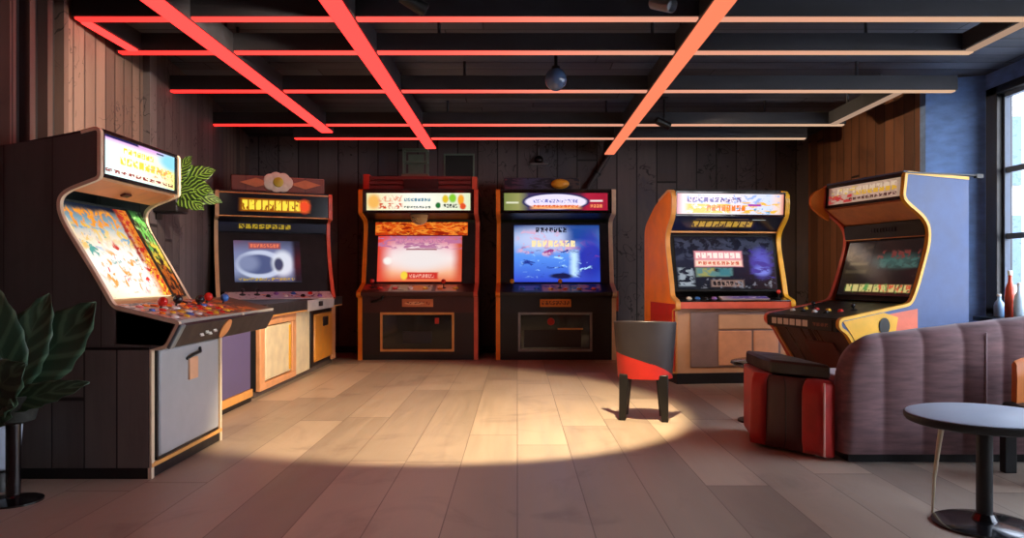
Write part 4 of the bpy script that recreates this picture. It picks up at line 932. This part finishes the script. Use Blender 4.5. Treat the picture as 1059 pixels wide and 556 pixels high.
# leafy wall planter behind the first cabinet
wp = thing('wall_planter', 'striped green leaves of a wall planter showing behind the bright left cabinet', 'plant', (xl(6.2) + .06, 6.2, 1.5))
MB().bx(0, .2, -.11, .11, 0, .2).build('pot', M['black'], wp, bevel=.015)
MB().bx(-.012, .012, -.05, .05, -.05, .28).build('bracket', M['black'], wp)
for base, tip, w in (((.1, 0, .2), (.46, -.05, .17), .11), ((.1, .02, .22), (.42, .1, .36), .10), ((.12, -.03, .2), (.40, -.08, .02), .09), ((.08, 0, .2), (.26, .02, .46), .08), ((.1, .03, .2), (.46, .14, .10), .08)):
    b = MB(); leaf(b, base, tip, w, .05, (.1, -.9, .3)); b.build('leaf', stripe, wp, smooth=60, solid=.003)

# ------------------------------------------------------------------ fixtures on the back wall
r = thing('wall_lantern', 'greenish metal frame lantern on the back wall above the red edged cabinet', 'lantern', (-1.32, 10.1, 2.36))
gm = pm('verdigris metal', S(120, 144, 126), .5, .2); b = MB()
for x in (-.14, .16):
    for y in (-.2, -.03): b.bx(x - .01, x + .01, y - .01, y + .01, -.06, .26)
for z in (-.06, .1, .26): b.bx(-.15, .17, -.21, -.19, z - .01, z + .01); b.bx(-.15, .17, -.04, -.02, z - .01, z + .01); b.bx(-.15, -.13, -.2, -.03, z - .01, z + .01); b.bx(.15, .17, -.2, -.03, z - .01, z + .01)
b.build('frame', gm, r); MB().bx(-.16, .18, -.22, 0, -.09, -.06).build('base_shelf', pm('pale shelf', S(150, 120, 100), .5), r)
MB().bx(-.1, .1, -.02, 0, -.02, .22).build('wall_plate', gm, r)
r = thing('wall_frame', 'thin empty greenish frame hung on the back wall', 'frame', (-.76, 10.1, 2.37))
MB().bx(-.2, .2, -.025, 0, .2, .22).bx(-.2, .2, -.025, 0, -.14, -.12).bx(-.2, -.18, -.025, 0, -.14, .22).bx(.18, .2, -.025, 0, -.14, .22).build('border', gm, r)
MB().bx(-.18, .18, -.01, 0, -.12, .2).build('backing', pm('green black board', S(40, 46, 44), .7), r)
r = thing('security_camera', 'small black dome camera on a pale bracket on the back wall', 'camera', (.28, 10.1, 2.5))
MB().bx(-.12, .12, -.12, 0, -.06, -.045).build('bracket', M['steel'], r); MB().ball((0, -.07, .0), .06).build('dome', M['blackgloss'], r); MB().bx(-.006, .006, -.02, 0, -.05, .16).build('conduit', M['steel'], r)
r = thing('wall_pipe', 'slanting dark pipe on the back wall below the amber strip', 'pipe', (1.2, 10.05, 2.55))
MB().tube([(.03, -.03, .05), (-.02, -.03, 0), (-.34, -.02, -.5)], .035, 12).build('tube', pm('dark pipe', S(60, 54, 56), .5), r)
MB().lathe([(.05, 0), (.05, .03)], (-.17, -.025, -.235), 16, (.55, 0, .85)).build('clamp', M['black'], r)

# ------------------------------------------------------------------ bottles on the window sill
for lab, y, mt, hh in (('red bottle standing on the window sill', 6.53, pm('red bottle glass', S(196, 70, 44), .2), .40), ('clear pale bottle on the window sill, right of the red one', 6.41, pm('pale bottle glass', S(190, 206, 214), .15), .30), ('small pale blue jar on the window sill at the frame corner', 6.68, pm('pale blue jar', S(140, 176, 206), .25), .2)):
    r = thing('bottle', lab, 'bottle', (WX - .09, y, WZ0 - .02), 0, 'bottles on the window sill')
    k = hh / .4
    MB().lathe([(.036, 0), (.042, .008), (.042, .2 * k), (.034, .26 * k), (.016, .31 * k), (.015, .37 * k)], n=24).build('body', mt, r)
    MB().lathe([(.018, .365 * k), (.019, .4 * k), (.012, .405 * k)], n=16).build('cap', M['whitep'], r)

# ------------------------------------------------------------------ outside: pale building across the street
bd = thing('building', 'sunlit white building seen through the window', 'building', (12, 18, 0))
MB().bx(-6, 14, 0, 6, -1, 11).build('wall', pm('white render', S(176, 182, 190), .8), bd)
for i in range(7):
    for j in range(4):
        o = MB().bx(-5 + 1.9 * i, -4.1 + 1.9 * i, -.06, .0, .8 + 2.3 * j, 2.4 + 2.3 * j).build('window', pm('blue grey pane', S(66, 92, 118), .3) if i + j == 0 else bpy.data.materials['blue grey pane'], bd)
b = MB().bx(4.6, 60, -20, 60, -1.2, -1.0); struct(b.build('pavement', pm('pale pavement', S(170, 168, 164), .85)))

# ------------------------------------------------------------------ light
w = bpy.data.worlds.new('sky'); SC.world = w; w.use_nodes = True; nt = w.node_tree; nt.nodes.clear(); q = NT(nt)
o = q.n('ShaderNodeOutputWorld'); bg = q.n('ShaderNodeBackground'); q.link(bg.outputs[0], o.inputs[0])
g = q.n('ShaderNodeTexCoord').outputs['Generated']; z = q.sep(g)[2]
q.link(q.ramp(q.mr(z, -.05, .8, smooth=False), [(0, (.92, .93, .96, 1)), (1, (.56, .71, 1, 1))]), bg.inputs[0]); bg.inputs[1].default_value = 11.0
sl = bpy.data.lights.new('sun', 'SUN'); so = bpy.data.objects.new('sun', sl); COL.objects.link(so)
sl.energy = 3.0; sl.color = (1, .76, .48); sl.angle = math.radians(1.5)
dirv = Vector((.12, .9, -.62)); so.rotation_euler = dirv.to_track_quat('-Z', 'Y').to_euler(); so.location = (8, 2, 5)
def spot(name, loc, target, watts, col, deg, blend, r=.03):
    l = bpy.data.lights.new(name, 'SPOT'); o = bpy.data.objects.new(name, l); COL.objects.link(o); o.location = loc
    o.rotation_euler = (Vector(target) - Vector(loc)).to_track_quat('-Z', 'Y').to_euler()
    l.energy = watts; l.color = col; l.spot_size = math.radians(deg); l.spot_blend = blend; l.shadow_soft_size = r
    return o
spot('warm_spot_beam', (.80, 4.45, 2.46), (-.37, 5.7, 0), 780, (1, .77, .48), 68, .25)
spot('wall_spot_beam', (-.66, 4.45, 2.46), (-2.85, 5.4, 1.65), 400, (1, .78, .6), 68, .8)
spot('back_spot_beam', (1.55, 7.9, 2.46), (3.3, 8.0, 1.5), 110, (1, .72, .45), 110, .7)
spot('added_cabinet_fill', (-.3, 3.4, 2.66), (1.7, 7.3, .95), 420, (1, .76, .5), 28, .8)  # added lamp, unseen and without a fixture, to brighten the orange cabinet
pt = bpy.data.lights.new('window_portal', 'AREA'); po = bpy.data.objects.new('window_portal', pt); COL.objects.link(po)
pt.shape = 'RECTANGLE'; pt.size = WY1 - WY0; pt.size_y = WZ1 - WZ0; pt.cycles.is_portal = True
po.location = (WX + .16, (WY0 + WY1) / 2, (WZ0 + WZ1) / 2); po.rotation_euler = Vector((-1, 0, 0)).to_track_quat('-Z', 'Z').to_euler()
